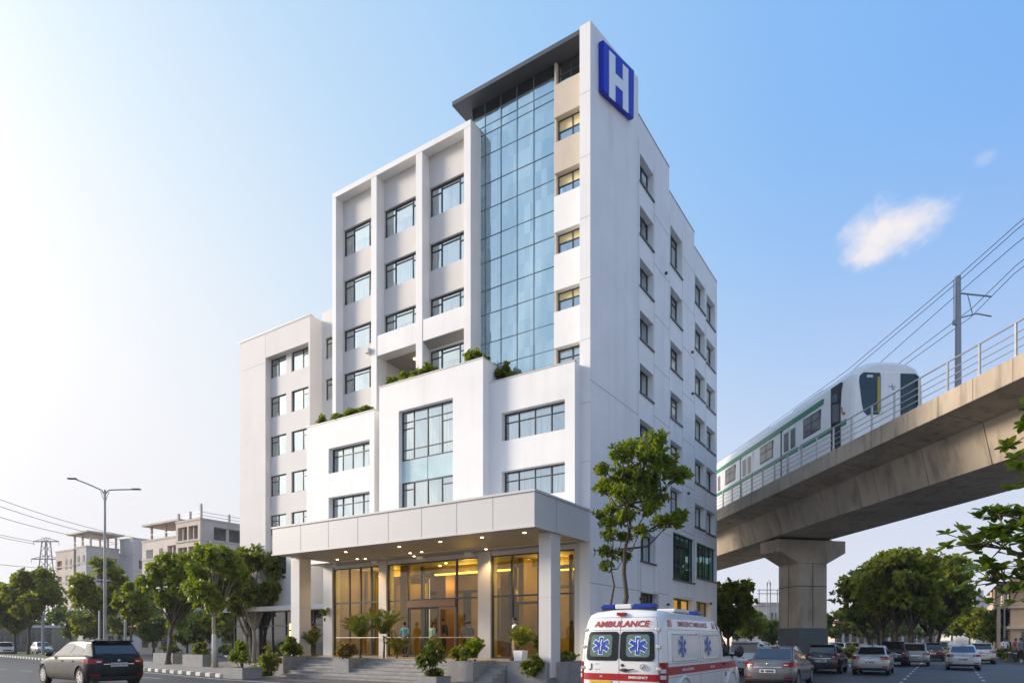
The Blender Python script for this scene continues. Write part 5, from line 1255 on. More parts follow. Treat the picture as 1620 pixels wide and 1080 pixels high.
# side: star emblems, stripe, lettering, lamps, windows, seams
for sg in (1,-1):
    sf=ah.side(sg)
    apatch('red_stripe',sf,.35,5.95,.94,1.13,.006,M['red'],30,2)
    for y in (1.25,3.15): star(sf,y,1.60,.26,'star_emblem',amb,.012)
    for y0,y1 in ((.40,.62),(3.72,3.92),(4.12,4.32)): apatch('side_lamp',sf,y0,y1,2.06,2.22,.014,M['redlamp'],3,2)
    fl=-1 if sg<0 else 1
    put_text('side_lettering','EMERGENCY AMBULANCE',.165,lambda x,z,sf=sf,sg=sg,fl=fl:tuple(sf(2.15+fl*x,2.14+z)+Vector((sg*.012,0,0))),M['red'],amb,bold=.004,sx=1.12)
    for yc,tx in ((1.6,'AMBULANCE SERVICE'),(3.45,'CALL 108')):
        put_text('stripe_lettering',tx,.085,lambda x,z,sf=sf,sg=sg,fl=fl,yc=yc:tuple(sf(yc+fl*x,1.035+z)+Vector((sg*.014,0,0))),M['signwhite'],amb,bold=.002)
    z0=lambda q:1.28+.02*q; z1=lambda q:2.02-.62*q**1.4
    apatch('cab_window',sf,4.45,5.55,z0,z1,.01,M['carglass'],14,4)
    sm=MB()
    for y in (.33,2.55,4.25,5.62): p=patch(sf,y-.007,y+.007,.5,1.98 if y<5 else 1.25,.003,ac,1,14,.01); sm.raw(p.v,p.f)
    for z in (1.995,1.20,.88): p=patch(sf,.35,4.25 if z>1 else 5.6,z-.006,z+.006,.003,ac,24,1,.01); sm.raw(p.v,p.f)
    sm.build('door_seam',M['joint'],amb)
    sm=MB()
    for a0,a1,z in ((.6,2.35,1.90),(2.7,4.1,1.90),(.6,2.35,1.27),(2.7,4.1,1.27)): p=patch(sf,a0,a1,z-.018,z+.018,.010,ac,12,2,.02); sm.raw(p.v,p.f)
    for a,z0_,z1_ in ((.6,1.27,1.9),(2.35,1.27,1.9),(2.7,1.27,1.9),(4.1,1.27,1.9)): p=patch(sf,a-.018,a+.018,z0_,z1_,.010,ac,2,6,.02); sm.raw(p.v,p.f)
    sm.build('pressed_rib',M['paintW'],amb,smooth=True)
    apatch('door_handle',sf,4.38,4.6,1.05,1.10,.03,M['blackplastic'],4,1)
    b=MB(); pm_=sf(5.35,1.35); b.raw(*ell(Vector((sg*1.13,5.45,1.42)),(.13,.09,.19))); b.tube([(sg*.9,5.4,1.3),(sg*1.1,5.45,1.32)],.04,6); b.build('wing_mirror',M['blackplastic'],amb,smooth=True)
    apatch('badge',sf,4.62,4.74,.72,.84,.008,M['red'],2,2); 
    put_text('badge_lettering','E4',.10,lambda x,z,sf=sf,sg=sg,fl=fl:tuple(sf(3.85+fl*x,.76+z)+Vector((sg*.01,0,0))),M['steel'],amb)
    apatch('sill_trim',sf,1.9,4.7,.30,.46,.012,M['blackplastic'],8,1)
g=MB(); A=Vector((-.78,5.72,1.36));B_=Vector((.78,5.72,1.36));Cx=Vector((.72,4.62,2.2));D_=Vector((-.72,4.62,2.2)); quadpanel(g,A,B_,Cx,D_,.04,.96,.04,.96,.03,.1,Vector((0,1,1))); g.build('windscreen',M['carglass'],amb)
M['soil']=pm('soil',(.05,.04,.03),.95,var=.3,scale=6)
M['leafbright']=leaf_mat('leaf_fresh_green',(.070,.115,.010),(.145,.198,.016),(.30,.32,.028),.5)
M['leafy2']=M['leafy']
M['leafnear']=leaf_mat('leaf_glossy',(.040,.085,.010),(.085,.14,.014),(.20,.23,.025),.4)
# ------------------------------------------------------------------ vegetation
def leaves(cs, dirs, seed, nl=6, ln=.22, wd=.085, droop=.35, spread=1.0):
    """rosettes of pointed leaves: centres cs, main directions dirs"""
    r=np.random.default_rng(seed); n=len(cs); cs=np.asarray(cs,float); d=np.asarray(dirs,float); d/=np.linalg.norm(d,axis=1,keepdims=True)+1e-9
    ref=np.where(np.abs(d[:,2:3])<.9,[[0,0,1]],[[1,0,0]]); a=np.cross(d,ref); a/=np.linalg.norm(a,axis=1,keepdims=True); b=np.cross(d,a)
    ph=r.uniform(0,6.28,(n,1))+np.arange(nl)[None]*6.283/nl+r.uniform(-.35,.35,(n,nl)); tilt=r.uniform(.15,1.0,(n,nl))*spread
    ax=(np.cos(ph)[...,None]*a[:,None]+np.sin(ph)[...,None]*b[:,None])*np.sin(tilt+.35)[...,None]+d[:,None]*np.cos(tilt+.35)[...,None]
    ax[...,2]-=droop*r.uniform(.2,1,(n,nl)); ax/=np.linalg.norm(ax,axis=-1,keepdims=True)
    nr=d[:,None]+.3*r.normal(size=(n,nl,3)); sd=np.cross(ax,nr); sd/=np.linalg.norm(sd,axis=-1,keepdims=True)+1e-9; up=np.cross(sd,ax)
    L_=ln*r.uniform(.65,1.25,(n,nl,1)); w=wd*r.uniform(.75,1.2,(n,nl,1)); o=cs[:,None]+0*ax
    P=np.stack([o,o+ax*L_*.55+sd*w+up*L_*.06,o+ax*L_-up*L_*.10,o+ax*L_*.55-sd*w+up*L_*.06],axis=2).reshape(-1,3)
    return P
def leaf_obj(name,P,mat,parent):
    k=len(P)//4; me=bpy.data.meshes.new(name); me.vertices.add(len(P)); me.vertices.foreach_set('co',P.astype(np.float32).ravel())
    me.loops.add(len(P)); me.loops.foreach_set('vertex_index',np.arange(len(P),dtype=np.int32)); me.polygons.add(k)
    me.polygons.foreach_set('loop_start',np.arange(0,len(P),4,dtype=np.int32)); me.polygons.foreach_set('loop_total',np.full(k,4,dtype=np.int32))
    me.materials.append(mat); me.update(); me.validate(); o=bpy.data.objects.new(name,me); C.objects.link(o); o.parent=parent; return o
def limb(b,p0,p1,r0,r1,rng,wob=.12,n=5,seg=7,m=0):
    p0,p1=Vector(p0),Vector(p1); L_=(p1-p0).length; pts=[]
    for i in range(n+1):
        t=i/n; p=p0.lerp(p1,t)
        if 0<i<n: p+=Vector((rng.uniform(-1,1),rng.uniform(-1,1),rng.uniform(-.4,.4)))*wob*L_*.35
        pts.append(p)
    b.tube(pts,[r0+(r1-r0)*i/n for i in range(n+1)],seg,m); return pts
def tree(name,label,loc,H_,crown,seed,tr=.14,fork=.3,mat='leaf',bark='bark',ros=900,nl=6,ln=.24,wd=.09,lean=(0,0),group=None,stems=1,whitewash=0,cat='tree',blob=(.17,.30),nb=16,top=1.0,droop=.35,blobs=None):
    """trunk with limbs to foliage clumps; crown=(rx,ry,z0,z1) the envelope"""
    rng=random.Random(seed); nr=np.random.default_rng(seed); root=thing(name,label,cat,loc,0,group)
    nb=int(nb*1.6); rx,ry,z0,z1=crown; zc=(z0+z1)/2; rz=(z1-z0)/2; clumps=[]
    if blobs: clumps=[(Vector((x,y,z)),r) for x,y,z,r in blobs]; nb=len(blobs)
    for k in range(0 if blobs else nb):
        for _ in range(30):
            d=Vector((rng.uniform(-1,1),rng.uniform(-1,1),rng.uniform(-1,1)))
            if .35<d.length<1: break
        d=d*(rng.uniform(.72,1.0)/max(.6,d.length)); sh=1-.35*max(0,d.z)*(1-top)
        c=Vector((d.x*rx*.80*sh+lean[0],d.y*ry*.80*sh+lean[1],zc+d.z*rz*.82)); clumps.append((c,rng.uniform(*blob)*min(rx,rz*1.2)))
    b=MB(); fz=fork*H_; base=Vector((0,0,0)); f=Vector((lean[0]*.35,lean[1]*.35,fz))
    if stems==1:
        if blobs:
            zt=max(q[0].z for q in clumps)*.86; tp_=Vector((lean[0],lean[1],zt)); lp=limb(b,(0,0,-.05),tp_,tr,tr*.22,rng,.035,9,10); forks=[q for q in lp if q.z>fz*.8]
        else: limb(b,(0,0,-.05),f,tr,tr*.72,rng,.05,5,10)
        b.tube([(0,0,-.05),(0,0,.12),(0,0,.35)],[tr*1.5,tr*1.2,tr*.95],10); forks=forks if blobs else [f]
    else:
        forks=[]
        for s in range(stems):
            a=6.28*s/stems+rng.random(); p=Vector((math.cos(a)*tr*1.6,math.sin(a)*tr*1.6,-.05)); q=f+Vector((math.cos(a),math.sin(a),0))*rx*.22+Vector((0,0,rng.uniform(-.1,.25)*fz)); limb(b,p,q,tr*.75,tr*.5,rng,.06,5,8); forks.append(q)
    for c,rad in clumps:
        f0=min(forks,key=lambda q:(q-c).length+(3*max(0,q.z-c.z+.25*(Vector((q.x,q.y))-Vector((c.x,c.y))).length) if blobs else 0)); mid=f0.lerp(c,.45)+Vector((0,0,-.04*H_)); 
        limb(b,f0,mid,tr*.40,tr*.24,rng,.08,3,6); limb(b,mid,c,tr*.24,tr*.07,rng,.12,3,5)
        for _ in range(3):
            e=c+Vector((rng.uniform(-1,1),rng.uniform(-1,1),rng.uniform(-.5,1)))*rad*.8; limb(b,mid.lerp(c,.6),e,tr*.10,tr*.04,rng,.1,2,4)
    if whitewash:
        q=MB(); limb(q,(0,0,0.25),Vector((lean[0]*.35*whitewash/fz,lean[1]*.35*whitewash/fz,whitewash)),tr*1.03,tr*.95,random.Random(1),.0,2,12)
    b.build('trunk',M[bark],root,smooth=True)
    if whitewash: q.build('painted_band',M['limewash'],root,smooth=True)
    cs=[];ds=[]; per=max(6,int(ros*.9)//nb)
    for c,rad in clumps:
        k=int(per*rad/(sum(x[1] for x in clumps)/nb)); v=nr.normal(size=(k,3)); v/=np.linalg.norm(v,axis=1,keepdims=True); rr_=nr.uniform(.1,1.25,(k,1))**.7
        p=np.array(c)+v*rr_*rad*np.array([1.15,1.15,.75]); cs.append(p); dd=v*.8+np.array([0,0,.45])+.35*nr.normal(size=(k,3)); ds.append(dd)
    leaf_obj('crown',leaves(np.concatenate(cs),np.concatenate(ds),seed,nl,ln,wd,droop),M[mat],root); return root
def at(px,Z,z=0): return ((px-810)/1040*Z,Z,z)
# the tall slim tree in front of the side wall and its thin companion
rb=random.Random(77)
def pxblobs(lst,px0,Z): return [((x-px0)*Z/1040,rb.uniform(-.9,.9)*min(1,r/24),1.7+(1012-y)*Z/1040,r*.80*Z/1040) for x,y,r in lst]
B1_=pxblobs([(1003,704,22),(1034,703,22),(978,722,19),(1058,728,22),(1018,728,24),(992,748,26),(1030,752,26),(966,766,17),(1068,755,16),(1080,748,12),(1008,776,24),(1042,780,20),(980,786,18),(955,768,11),(1022,806,14),(1048,822,14),(1066,824,15),(1078,812,11),(1010,842,11),(990,815,12),(952,745,8),(1046,716,14)],978,22.6)
tree('street_tree','tall slender tree with open feathery crown in front of the hospital side wall',at(978,22.6),8.6,(1.62,1.5,3.4,8.85),11,.125,.34,'leafbright','bark',1050,7,.20,.046,(.5,0),droop=.25,blobs=B1_)
B2_=pxblobs([(966,806,17),(958,828,12),(980,826,12),(962,848,13),(985,850,10),(954,872,11),(974,876,11),(961,893,9),(988,880,7),(950,812,8)],966,23.4)
tree('street_tree','thin young tree with sparse leaves beside the tall slender tree',at(966,23.4),5.0,(.62,.6,2.2,6.0),12,.07,.36,'leafbright','bark',240,7,.18,.04,(.1,0),droop=.25,blobs=B2_)
tree('street_tree','dark leafy tree at the rear corner of the hospital beneath the viaduct',at(1152,46),5.6,(2.1,1.7,1.9,6.9),13,.13,.32,'leafd','bark',850,6,.36,.12,(0,0),blob=(.2,.36),nb=16)
# trees along the left island
tree('street_tree','spreading green tree on the striped kerb island nearest the station wagon',at(266,42.4,.15),7.0,(2.35,2.2,3.1,7.6),21,.16,.36,'leafbright','bark',1050,7,.32,.10,(.7,0),group='street trees left of the hospital',nb=20)
tree('street_tree','round tree with whitewashed trunk on the kerb island left of the hospital',at(339,37.6,.15),7.0,(1.95,1.9,3.0,7.3),22,.13,.42,'leafbright','barkpale',1050,7,.30,.095,(-.05,0),group='street trees left of the hospital',whitewash=1.9,nb=19)
tree('street_tree','dense multi-stemmed tree touching the left column of the entrance canopy',at(402,41,.1),7.4,(2.35,2.0,2.5,8.1),23,.19,.24,'leafd','barkpale',1250,7,.32,.105,(0,0),group='street trees left of the hospital',stems=4,nb=22)
tree('street_tree','upright tree wrapped round the foot of the double-armed street lamp',at(160,62,.1),9.6,(2.6,2.4,3.6,9.7),24,.17,.38,'leaf','bark',1000,6,.42,.14,(0,0),group='street trees left of the hospital',nb=18)
tree('street_tree','tree with bright yellowish leaves between the lamp tree and the wagon roof',at(206,56,.1),7.4,(1.9,1.8,3.0,7.0),25,.11,.45,'leafy','bark',620,6,.38,.13,(.5,0),group='street trees left of the hospital',nb=13)
tree('street_tree','large leafy tree on the left median with the tallest crown',at(45,72,.14),9.0,(3.0,2.6,3.2,9.7),26,.17,.34,'leaf','bark',1000,6,.48,.16,(.3,0),group='street trees left of the hospital',nb=18)
tree('street_tree','low wide tree on the left median next to the taller one',at(24,75,.14),7.6,(2.7,2.4,2.4,7.6),27,.15,.32,'leafd','bark',850,6,.46,.16,(-.2,0),group='street trees left of the hospital',nb=16)
tree('street_tree','tree cut off by the left edge of the picture',at(-8,78,.14),8.0,(2.6,2.4,2.6,8.6),28,.15,.32,'leafd','bark',800,6,.48,.16,(0,0),group='street trees left of the hospital',nb=14)
# hazier trees behind
bt=[(112,95,7.2,'far round tree behind the wagon in front of the grey apartment block','leaffar',3.4),(143,88,6.2,'far bushy tree just left of the lamp tree trunk','leaf',2.7),(188,84,7.4,'dark far tree between lamp and white house','leafd',2.9),(243,70,4.6,'small pale tree in front of the orange roofed pavilion','leaffar',1.5),
    (228,86,9.4,'far tree rising behind the pavilion','leaffar',2.6),(296,64,5.0,'small tree under the island trees by the grey office','leafd',2.2),(322,60,4.6,'small tree behind the whitewashed trunk','leaffar',1.9),(368,56,5.2,'shady tree in the yard beside the hospital wing','leafd',2.4),(62,110,5.4,'low far tree behind the left median','leaffar',3.0),(8,118,6,'farthest low tree at the left edge','leaffar',3.6)]
for i,(px,Z,h,lb,m,w) in enumerate(bt):
    tree('background_tree',lb,at(px,Z),h,(w,w*.9,h*.28,h),40+i,.13,.34,m,'bark',420,6,.55,.2,(0,0),group='trees behind the left road',nb=12)
# big roadside trees right of the pier
for i,(px,Z,h,w,lb) in enumerate([(1388,66,9.6,3.6,'big dark tree nearest the viaduct pier among the roadside trees'),(1409,60,10.2,3.0,'big tree with thick forked trunk, second from the pier'),(1432,58,10.3,3.5,'big broad tree in the middle of the roadside clump'),(1476,66,10.6,4.3,'big tree at the right end of the roadside clump')]):
    tree('roadside_tree',lb,at(px,Z,.15),h,(w,w*.85,h*.30,h),60+i,.30,.20,'leafd' if i in(0,) else 'leaf','bark',1500,6,.46,.16,(-.6+.3*i,0),group='big roadside trees under the viaduct',nb=24,blob=(.18,.30),stems=3 if i!=3 else 2)
rt=[(1506,95,8.0,3.6,'far tree where the road disappears','leaffar'),(1534,88,6.4,2.8,'far tree on the right kerb before the white villa','leafd'),(1562,74,5.4,2.8,'rounded tree on the right pavement left of the slim lamp pole','leaf'),(1592,66,4.9,2.4,'rounded tree in front of the peach building','leafy2'),(1478,120,8.2,4.4,'hazy tree on the far median','leaffar'),(1415,115,6.8,3.6,'far dark tree seen between the big trunks','leafd'),(1448,125,7.0,3.8,'far dark tree behind the pale tall car','leafd'),(1520,125,8.0,4.0,'hazy far tree closing the right lane','leafd'),(1556,100,5.2,2.4,'far tree at the foot of the white villa','leaffar'),(1380,110,6,3.4,'far tree in front of the market hall','leafd'),
    (1322,100,6.5,3.2,'dark far tree just right of the pier','leafd'),(1188,84,5.6,2.2,'round tree left of the pier beneath the viaduct','leaf'),(1222,92,4.6,2.2,'low tree against the pier below the steel gantry','leaffar'),(1166,100,6.6,2.4,'far tree behind the dark corner tree','leaffar'),(1352,130,6.2,3.6,'far low tree beyond the market hall','leaffar')]
for i,(px,Z,h,w,lb,m) in enumerate(rt):
    tree('background_tree',lb,at(px,Z,.1),h,(w,w*.9,h*.26,h),80+i,.15,.30,m,'bark',560,6,.5,.18,(0,0),group='trees along the right road',nb=14)
# near branch reaching in from the right: its trunk stands outside the frame
root=thing('near_tree','close tree at the right edge, its branches of glossy oval leaves reach into the picture','tree',(6.0,6.4,0)); rng=random.Random(3); nr=np.random.default_rng(3)
b=MB(); limb(b,(0,0,-.05),(.05,.1,1.7),.16,.13,rng,.05,5,10); limb(b,(.05,.1,1.7),(.1,.0,3.6),.13,.07,rng,.08,5,9)
tips=[]
def bough(p,q,r0,n):
    pts=limb(b,p,q,r0,r0*.35,rng,.10,5,6)
    for i in range(n):
        t=.35+.65*(i+rng.random())/n; k=min(4,int(t*5)); c=pts[k].lerp(pts[k+1],t*5-k); e=c+Vector((rng.uniform(-.30,.22),rng.uniform(-.25,.25),rng.uniform(-.20,.22))); limb(b,c,e,r0*.3,r0*.16,rng,.1,2,5); tips.append(e)
    tips.append(pts[-1])
for p,q,r0,n in (((.08,.05,2.3),(-1.62,-.1,2.62),.026,37),((.08,.05,2.6),(-1.10,.25,2.98),.024,35),((.08,.05,3.0),(-.98,-.2,3.25),.024,30),((.09,.0,3.3),(-.88,.1,3.78),.022,27),((.07,.05,2.1),(-1.25,.2,2.30),.024,30),((.1,0,3.5),(.2,.2,4.4),.026,20),((.08,.05,2.5),(1.2,.3,3.2),.026,22),((.08,.05,2.9),(.5,1.1,3.6),.026,20),((.08,.05,2.9),(.4,-1.0,3.5),.026,20),((.07,.05,2.4),(-.95,-.2,2.72),.022,32)): bough(p,q,r0,n)
b.build('trunk',M['bark'],root,smooth=True)
b=MB()
for e in tips:
    up=Vector((rng.uniform(-.4,.4),rng.uniform(-.4,.4),.8)).normalized(); a0=up.cross(Vector((1,0,0))).normalized(); a1=up.cross(a0); n=rng.choice((7,8,9,10)); p0=rng.random()*6
    for i in range(n):
        a=p0+6.283*i/n+rng.uniform(-.3,.3); out=(a0*math.cos(a)+a1*math.sin(a)); tl=rng.uniform(.35,1.25); ax=(out*math.sin(tl)+up*math.cos(tl)); ax.z-=.35*rng.random(); ax.normalize(); sdv=ax.cross(up).normalized(); nu=sdv.cross(ax); L_=rng.uniform(.085,.145); w=L_*.29
        P=[]
        for t,ww in ((0,.12),(.3,.75),(.6,1.0),(.85,.62),(1,0.05)):
            cc=e+ax*L_*t-nu*(L_*.14*t*t)+Vector((0,0,-.02*t)); P.append((cc+sdv*w*ww+nu*w*.18,cc,cc-sdv*w*ww+nu*w*.18))
        vs=[q for tr_ in P for q in tr_]; b.raw(vs,[(3*k,3*k+1,3*k+4,3*k+3) for k in range(4)]+[(3*k+1,3*k+2,3*k+5,3*k+4) for k in range(4)])
b.build('crown',M['leafnear'],root,fix=False,smooth=True)
# shrubs, planters and plants
def shrub(name,label,loc,rx,ry,h,seed,mat='leaf',ros=140,ln=.14,wd=.05,nl=6,group=None,cat='plant',stem=0.,z0=.05,droop=.3):
    rng=random.Random(seed); nr=np.random.default_rng(seed); root=thing(name,label,cat,loc,HR,group); b=MB(); cs=[];ds=[]
    ns=max(6,int(ros/13))
    for k in range(ns):
        a=rng.random()*6.28; q=rng.random()**.6; hh=h*(1-.45*q*q)*rng.uniform(.62,1.12); tip=Vector((math.cos(a)*q*rx,math.sin(a)*q*ry,hh)); b0=Vector((tip.x*.3,tip.y*.3,0)); md=Vector((tip.x*.8,tip.y*.8,max(stem,hh*.55)))
        b.tube([b0,md,tip],[.014,.010,.005],4)
        for s in range(13):
            t=rng.random(); p=md.lerp(tip,t) if rng.random()<.75 else b0.lerp(md,.45+.55*rng.random()) if stem<.1 else md.lerp(tip,t*.5); p=p+Vector((rng.gauss(0,1),rng.gauss(0,1),rng.gauss(0,.7)))*(.05+.10*rx*(1-t)); cs.append(tuple(p)); ds.append((p.x/rx+rng.gauss(0,.4),p.y/ry+rng.gauss(0,.4),.9))
    b.build('stem',M['bark'],root); leaf_obj('foliage',leaves(cs,ds,seed,nl,ln,wd,droop),M[mat],root); return root
def frond_plant(name,label,loc,n,ln,seed,mat='leafd',h0=.1,stalk=.0,group=None,lift=(.65,1.4)):
    """palm-like plant: arching fronds with leaflets"""
    rng=random.Random(seed); root=thing(name,label,'plant',loc,HR,group); b=MB(); P=[]
    if stalk: b.tube([(0,0,-.03),(.02,.01,stalk*.6),(0,0,stalk)],[.05,.04,.035],7)
    for i in range(n):
        a=6.283*i/n+rng.uniform(-.3,.3); el=rng.uniform(*lift); L_=ln*rng.uniform(.7,1.1); pts=[]
        for k in range(9):
            t=k/8; r=L_*t*math.cos(el)*(1-.1*t); z=stalk+h0+L_*(math.sin(el)*t*1.35-.62*t*t); pts.append(Vector((r*math.cos(a),r*math.sin(a),z)))
        b.tube(pts,[.012*(1-.7*k/8) for k in range(9)],4)
        for k in range(1,9):
            d=(pts[k]-pts[k-1]).normalized(); sdv=d.cross(Vector((0,0,1)))
            if sdv.length<.05: continue
            sdv.normalize(); up=sdv.cross(d)
            for q in range(3):
                c=pts[k-1].lerp(pts[k],q/3); l_=L_*.24*math.sin(math.pi*min(.97,(k+q/3)/9.5+.1)); 
                for sg in (-1,1):
                    ax=(sdv*sg+d*.55-up*.25).normalized(); w=d*.018; P+= [c, c+ax*l_*.5+w-up*.0, c+ax*l_-Vector((0,0,l_*.15)), c+ax*l_*.5-w]
    b.build('stem',M['bark'],root); leaf_obj('foliage',np.array([tuple(p) for p in P]),M[mat],root); return root
def planter(name,label,u0,u1,v0,v1,z0,z1,group=None):
    c=W_((u0+u1)/2,(v0+v1)/2); o=thing(name,label,'planter',(c[0],c[1],0),HR,group); a,d=(u1-u0)/2,(v1-v0)/2; t=.09
    b=MB(); b.box(-a,a,-d,-d+t,z0,z1); b.box(-a,a,d-t,d,z0,z1); b.box(-a,-a+t,-d+t,d-t,z0,z1); b.box(a-t,a,-d+t,d-t,z0,z1); b.build('box',M['planter'],o,bevel=.012)
    b=MB(); b.box(-a+t,a-t,-d+t,d-t,z0+.02,z1-.06); b.build('soil',M['soil'],o); return o
planter('concrete_planter','long low concrete planter left of the entrance steps',13.85,14.65,-4.25,-2.2,0,.93)
planter('concrete_planter','concrete planter set into the middle of the entrance steps',9.75,10.75,-4.0,-2.5,.0,.90)
planter('concrete_planter','concrete planter at the right side of the broad steps, bushy ferns in it',2.75,4.0,-4.3,-2.6,0,.90)
planter('concrete_planter','small low concrete planter on the road in front of the steps',3.45,4.4,-5.6,-4.75,0,.36)
planter('concrete_planter','large dark planter wall under the right column of the canopy',.2,1.98,-3.2,.0,0,.88)
planter('concrete_planter','concrete planter with a round bush at the tip of the striped island',13.35,14.75,-6.75,-5.75,0,.50)
planter('concrete_planter','square concrete planter on the island behind the whitewashed tree',24.2,26.3,-1.9,-.9,.1,.85)
planter('concrete_planter','half hidden concrete planter behind the leaning island tree',30.0,32.4,-.4,.7,.1,.85)
def uvz(u,v,z): return W_(u,v,z)
shrub('bush','rounded shrub with upright shoots in the planter at the island tip',uvz(14.05,-6.25,.45),.62,.42,1.15,101,'leafbright',230,.15,.055,stem=.3)
shrub('bush','small upper bush behind the rounded shrub on the island',uvz(13.9,-4.9,.1),.5,.5,1.35,102,'leaf',200,.15,.05)
shrub('hedge','clipped yellow-green hedge left of the entrance steps',uvz(15.6,-4.0,0),1.0,.5,.55,103,'leafy',320,.10,.04,cat='hedge')
shrub('bush','dense green bush behind the clipped hedge',uvz(15.2,-2.7,0),.7,.5,1.0,104,'leaf',220,.12,.045)
shrub('bush','leafy shrub spilling over the planter left of the steps',uvz(14.3,-3.6,.88),.62,.5,.95,105,'leafbright',200,.2,.05)
frond_plant('palm_plant','tall spiky palm beside the left canopy column',uvz(14.0,-2.4,.88),16,1.3,106,'leafd',stalk=.5)
shrub('bush','coloured shrub with orange and yellow leaves in the middle planter',uvz(10.45,-3.6,.86),.55,.42,.80,107,'leafflower',190,.16,.055)
frond_plant('palm_plant','left one of two palms rising over the coloured shrub',uvz(10.3,-2.8,.88),22,1.65,108,'leafd',stalk=.85)
frond_plant('palm_plant','right one of two palms rising over the coloured shrub, with arching fronds',uvz(9.3,-2.3,.88),22,1.8,109,'leafd',stalk=1.0)
frond_plant('palm_plant','low palm with long fronds right of the middle planter',uvz(8.6,-2.2,.88),14,1.3,110,'leafd',stalk=.2)
shrub('bush','small branching tree-like bush in the low planter before the steps',uvz(3.95,-5.2,.32),.55,.5,1.35,111,'leafd',210,.17,.06,stem=.45)
shrub('ground_cover','tuft of low yellow-green leaves round the stem of the branching bush',uvz(3.9,-5.15,.32),.42,.34,.25,112,'leafy',120,.10,.04)
frond_plant('fern','bright fern in the planter right of the broad steps',uvz(3.2,-3.6,.86),22,1.1,113,'leafbright',stalk=.1,lift=(.7,1.35))
shrub('bush','yellowish shrub beside the bright fern',uvz(3.75,-3.7,.86),.45,.4,.6,114,'leafy',130,.16,.055)
o=thing('plant_pot','pale square flower pot near the man in the white shirt','pot',W_(1.75,-2.55,.88),HR); b=MB(); b.prism([(-.17,0),(.17,0),(.22,.42),(-.22,.42)],-.2,.2); b.build('pot',M['white'],o,bevel=.015)
frond_plant('palm_plant','bushy potted plant with broad hanging fronds in the pale square pot',W_(1.75,-2.55,1.28),24,1.15,115,'leaf',stalk=.1,lift=(.6,1.3))
shrub('bush','tall dark plant behind the pale flower pot',uvz(1.3,-1.6,.88),.4,.4,1.35,116,'leafd',150,.2,.06)
shrub('creeper','trailing plant hanging down the dark planter wall below the right column',uvz(.75,-3.25,.35),.45,.18,.72,117,'leafd',160,.14,.05)
shrub('ground_cover','low yellow-green plants along the top of the dark planter wall',uvz(.4,-1.3,.84),.42,1.1,.35,118,'leafy',240,.11,.04)
frond_plant('palm_plant','dark potted palm inside the glass at the right of the lobby',uvz(4.5,1.3,.9),12,.8,119,'leafd',stalk=.5)
frond_plant('palm_plant','plant inside the lobby glass behind the right column',uvz(1.3,1.2,.9),12,.8,120,'leafd',stalk=.5)
frond_plant('palm_plant','small plant on the counter inside the lobby',uvz(6.5,1.6,1.6),10,.6,121,'leafd',stalk=.3)
frond_plant('wall_plant','small plant in a bracket pot high on the left entrance pier',uvz(15.75,-.15,2.75),9,.7,122,'leaf',stalk=.15)
shrub('bush','round bush in the square island planter',uvz(25.2,-1.4,.8),.65,.4,.75,123,'leaf',170,.16,.06); shrub('bush','dry reddish bush in the half hidden planter',uvz(31.2,.1,.8),.8,.4,.7,124,'leafd',150,.16,.06)
# rooftop plants
for i,(u,v,z,h,r,lb,m) in enumerate([(15.5,-.45,12.95,.62,.16,'single thin plant at the left end of the lower roof terrace','leafbright'),(14.2,-.5,12.95,.42,.4,'leftmost of the three shrubs on the lower roof terrace','leafbright'),(13.2,-.5,12.95,.50,.4,'middle shrub of the three on the lower roof terrace','leafbright'),(12.2,-.5,12.95,.55,.35,'rightmost shrub on the lower roof terrace beside the white fin','leafy'),
    (10.6,-.4,13.9,.62,.36,'small shrub under the balcony with the lamp','leafbright'),(9.7,-.4,13.9,.7,.26,'upright shrub at the right of the balcony opening','leafbright'),(8.8,-.5,13.9,.55,.36,'shrub on the block roof below the white fin','leafbright'),(8.1,-.5,13.9,.7,.45,'shrub on the block roof in front of the lowest bay window','leafbright'),
    (5.5,-.3,13.9,.95,.55,'dense bright shrub at the roof corner beside the blue glass','leafbright'),(4.5,.2,13.2,.9,.4,'dark plant drooping beside the foot of the blue glass wall','leafd'),(3.9,.2,12.98,.5,.32,'small dark plant at the foot of the blue glass wall','leafd')]):
    shrub('roof_plant',lb,W_(u,v,z),r,r*.8,h,140+i,m,int(90+260*r),.17,.055,group='plants on the stepped roofs')
# wild bits on the far pavements: hedges under the left trees
for i,(u,v,w,lb,m) in enumerate([(50,17.5,2.6,'low hedge on the far pavement nearest the wagon roof','leafy'),(44,15.5,2.2,'dark low hedge on the far pavement left of the leaning tree','leafd'),(38,13.2,2.4,'reddish hedge on the far pavement behind the island planters','leafflower'),(33,11.6,2.0,'green hedge on the far pavement near the whitewashed trunk','leaf'),(62,23.5,3.0,'far hedge on the pavement by the pavilion','leaf'),(29.5,9.8,1.6,'hedge at the corner of the hospital yard','leafd')]):
    shrub('hedge',lb,W_(u,v,.12),w,.8,1.3,160+i,m,330,.24,.09,group='hedges on the far pavement',cat='hedge')
for i,(px,Z,w,lb) in enumerate([(1350,56,1.5,'dark low bush on the viaduct median by the silver saloon'),(1205,60,2.2,'yellow-green bush left of the pier foot'),(1540,80,2,'low hedge on the right pavement'),(1600,52,1.6,'low hedge before the peach building')]):
    shrub('bush',lb,at(px,Z,.12),w,.7,1.0,170+i,('leafd','leafy','leafd','leaf')[i],240,.24,.09)

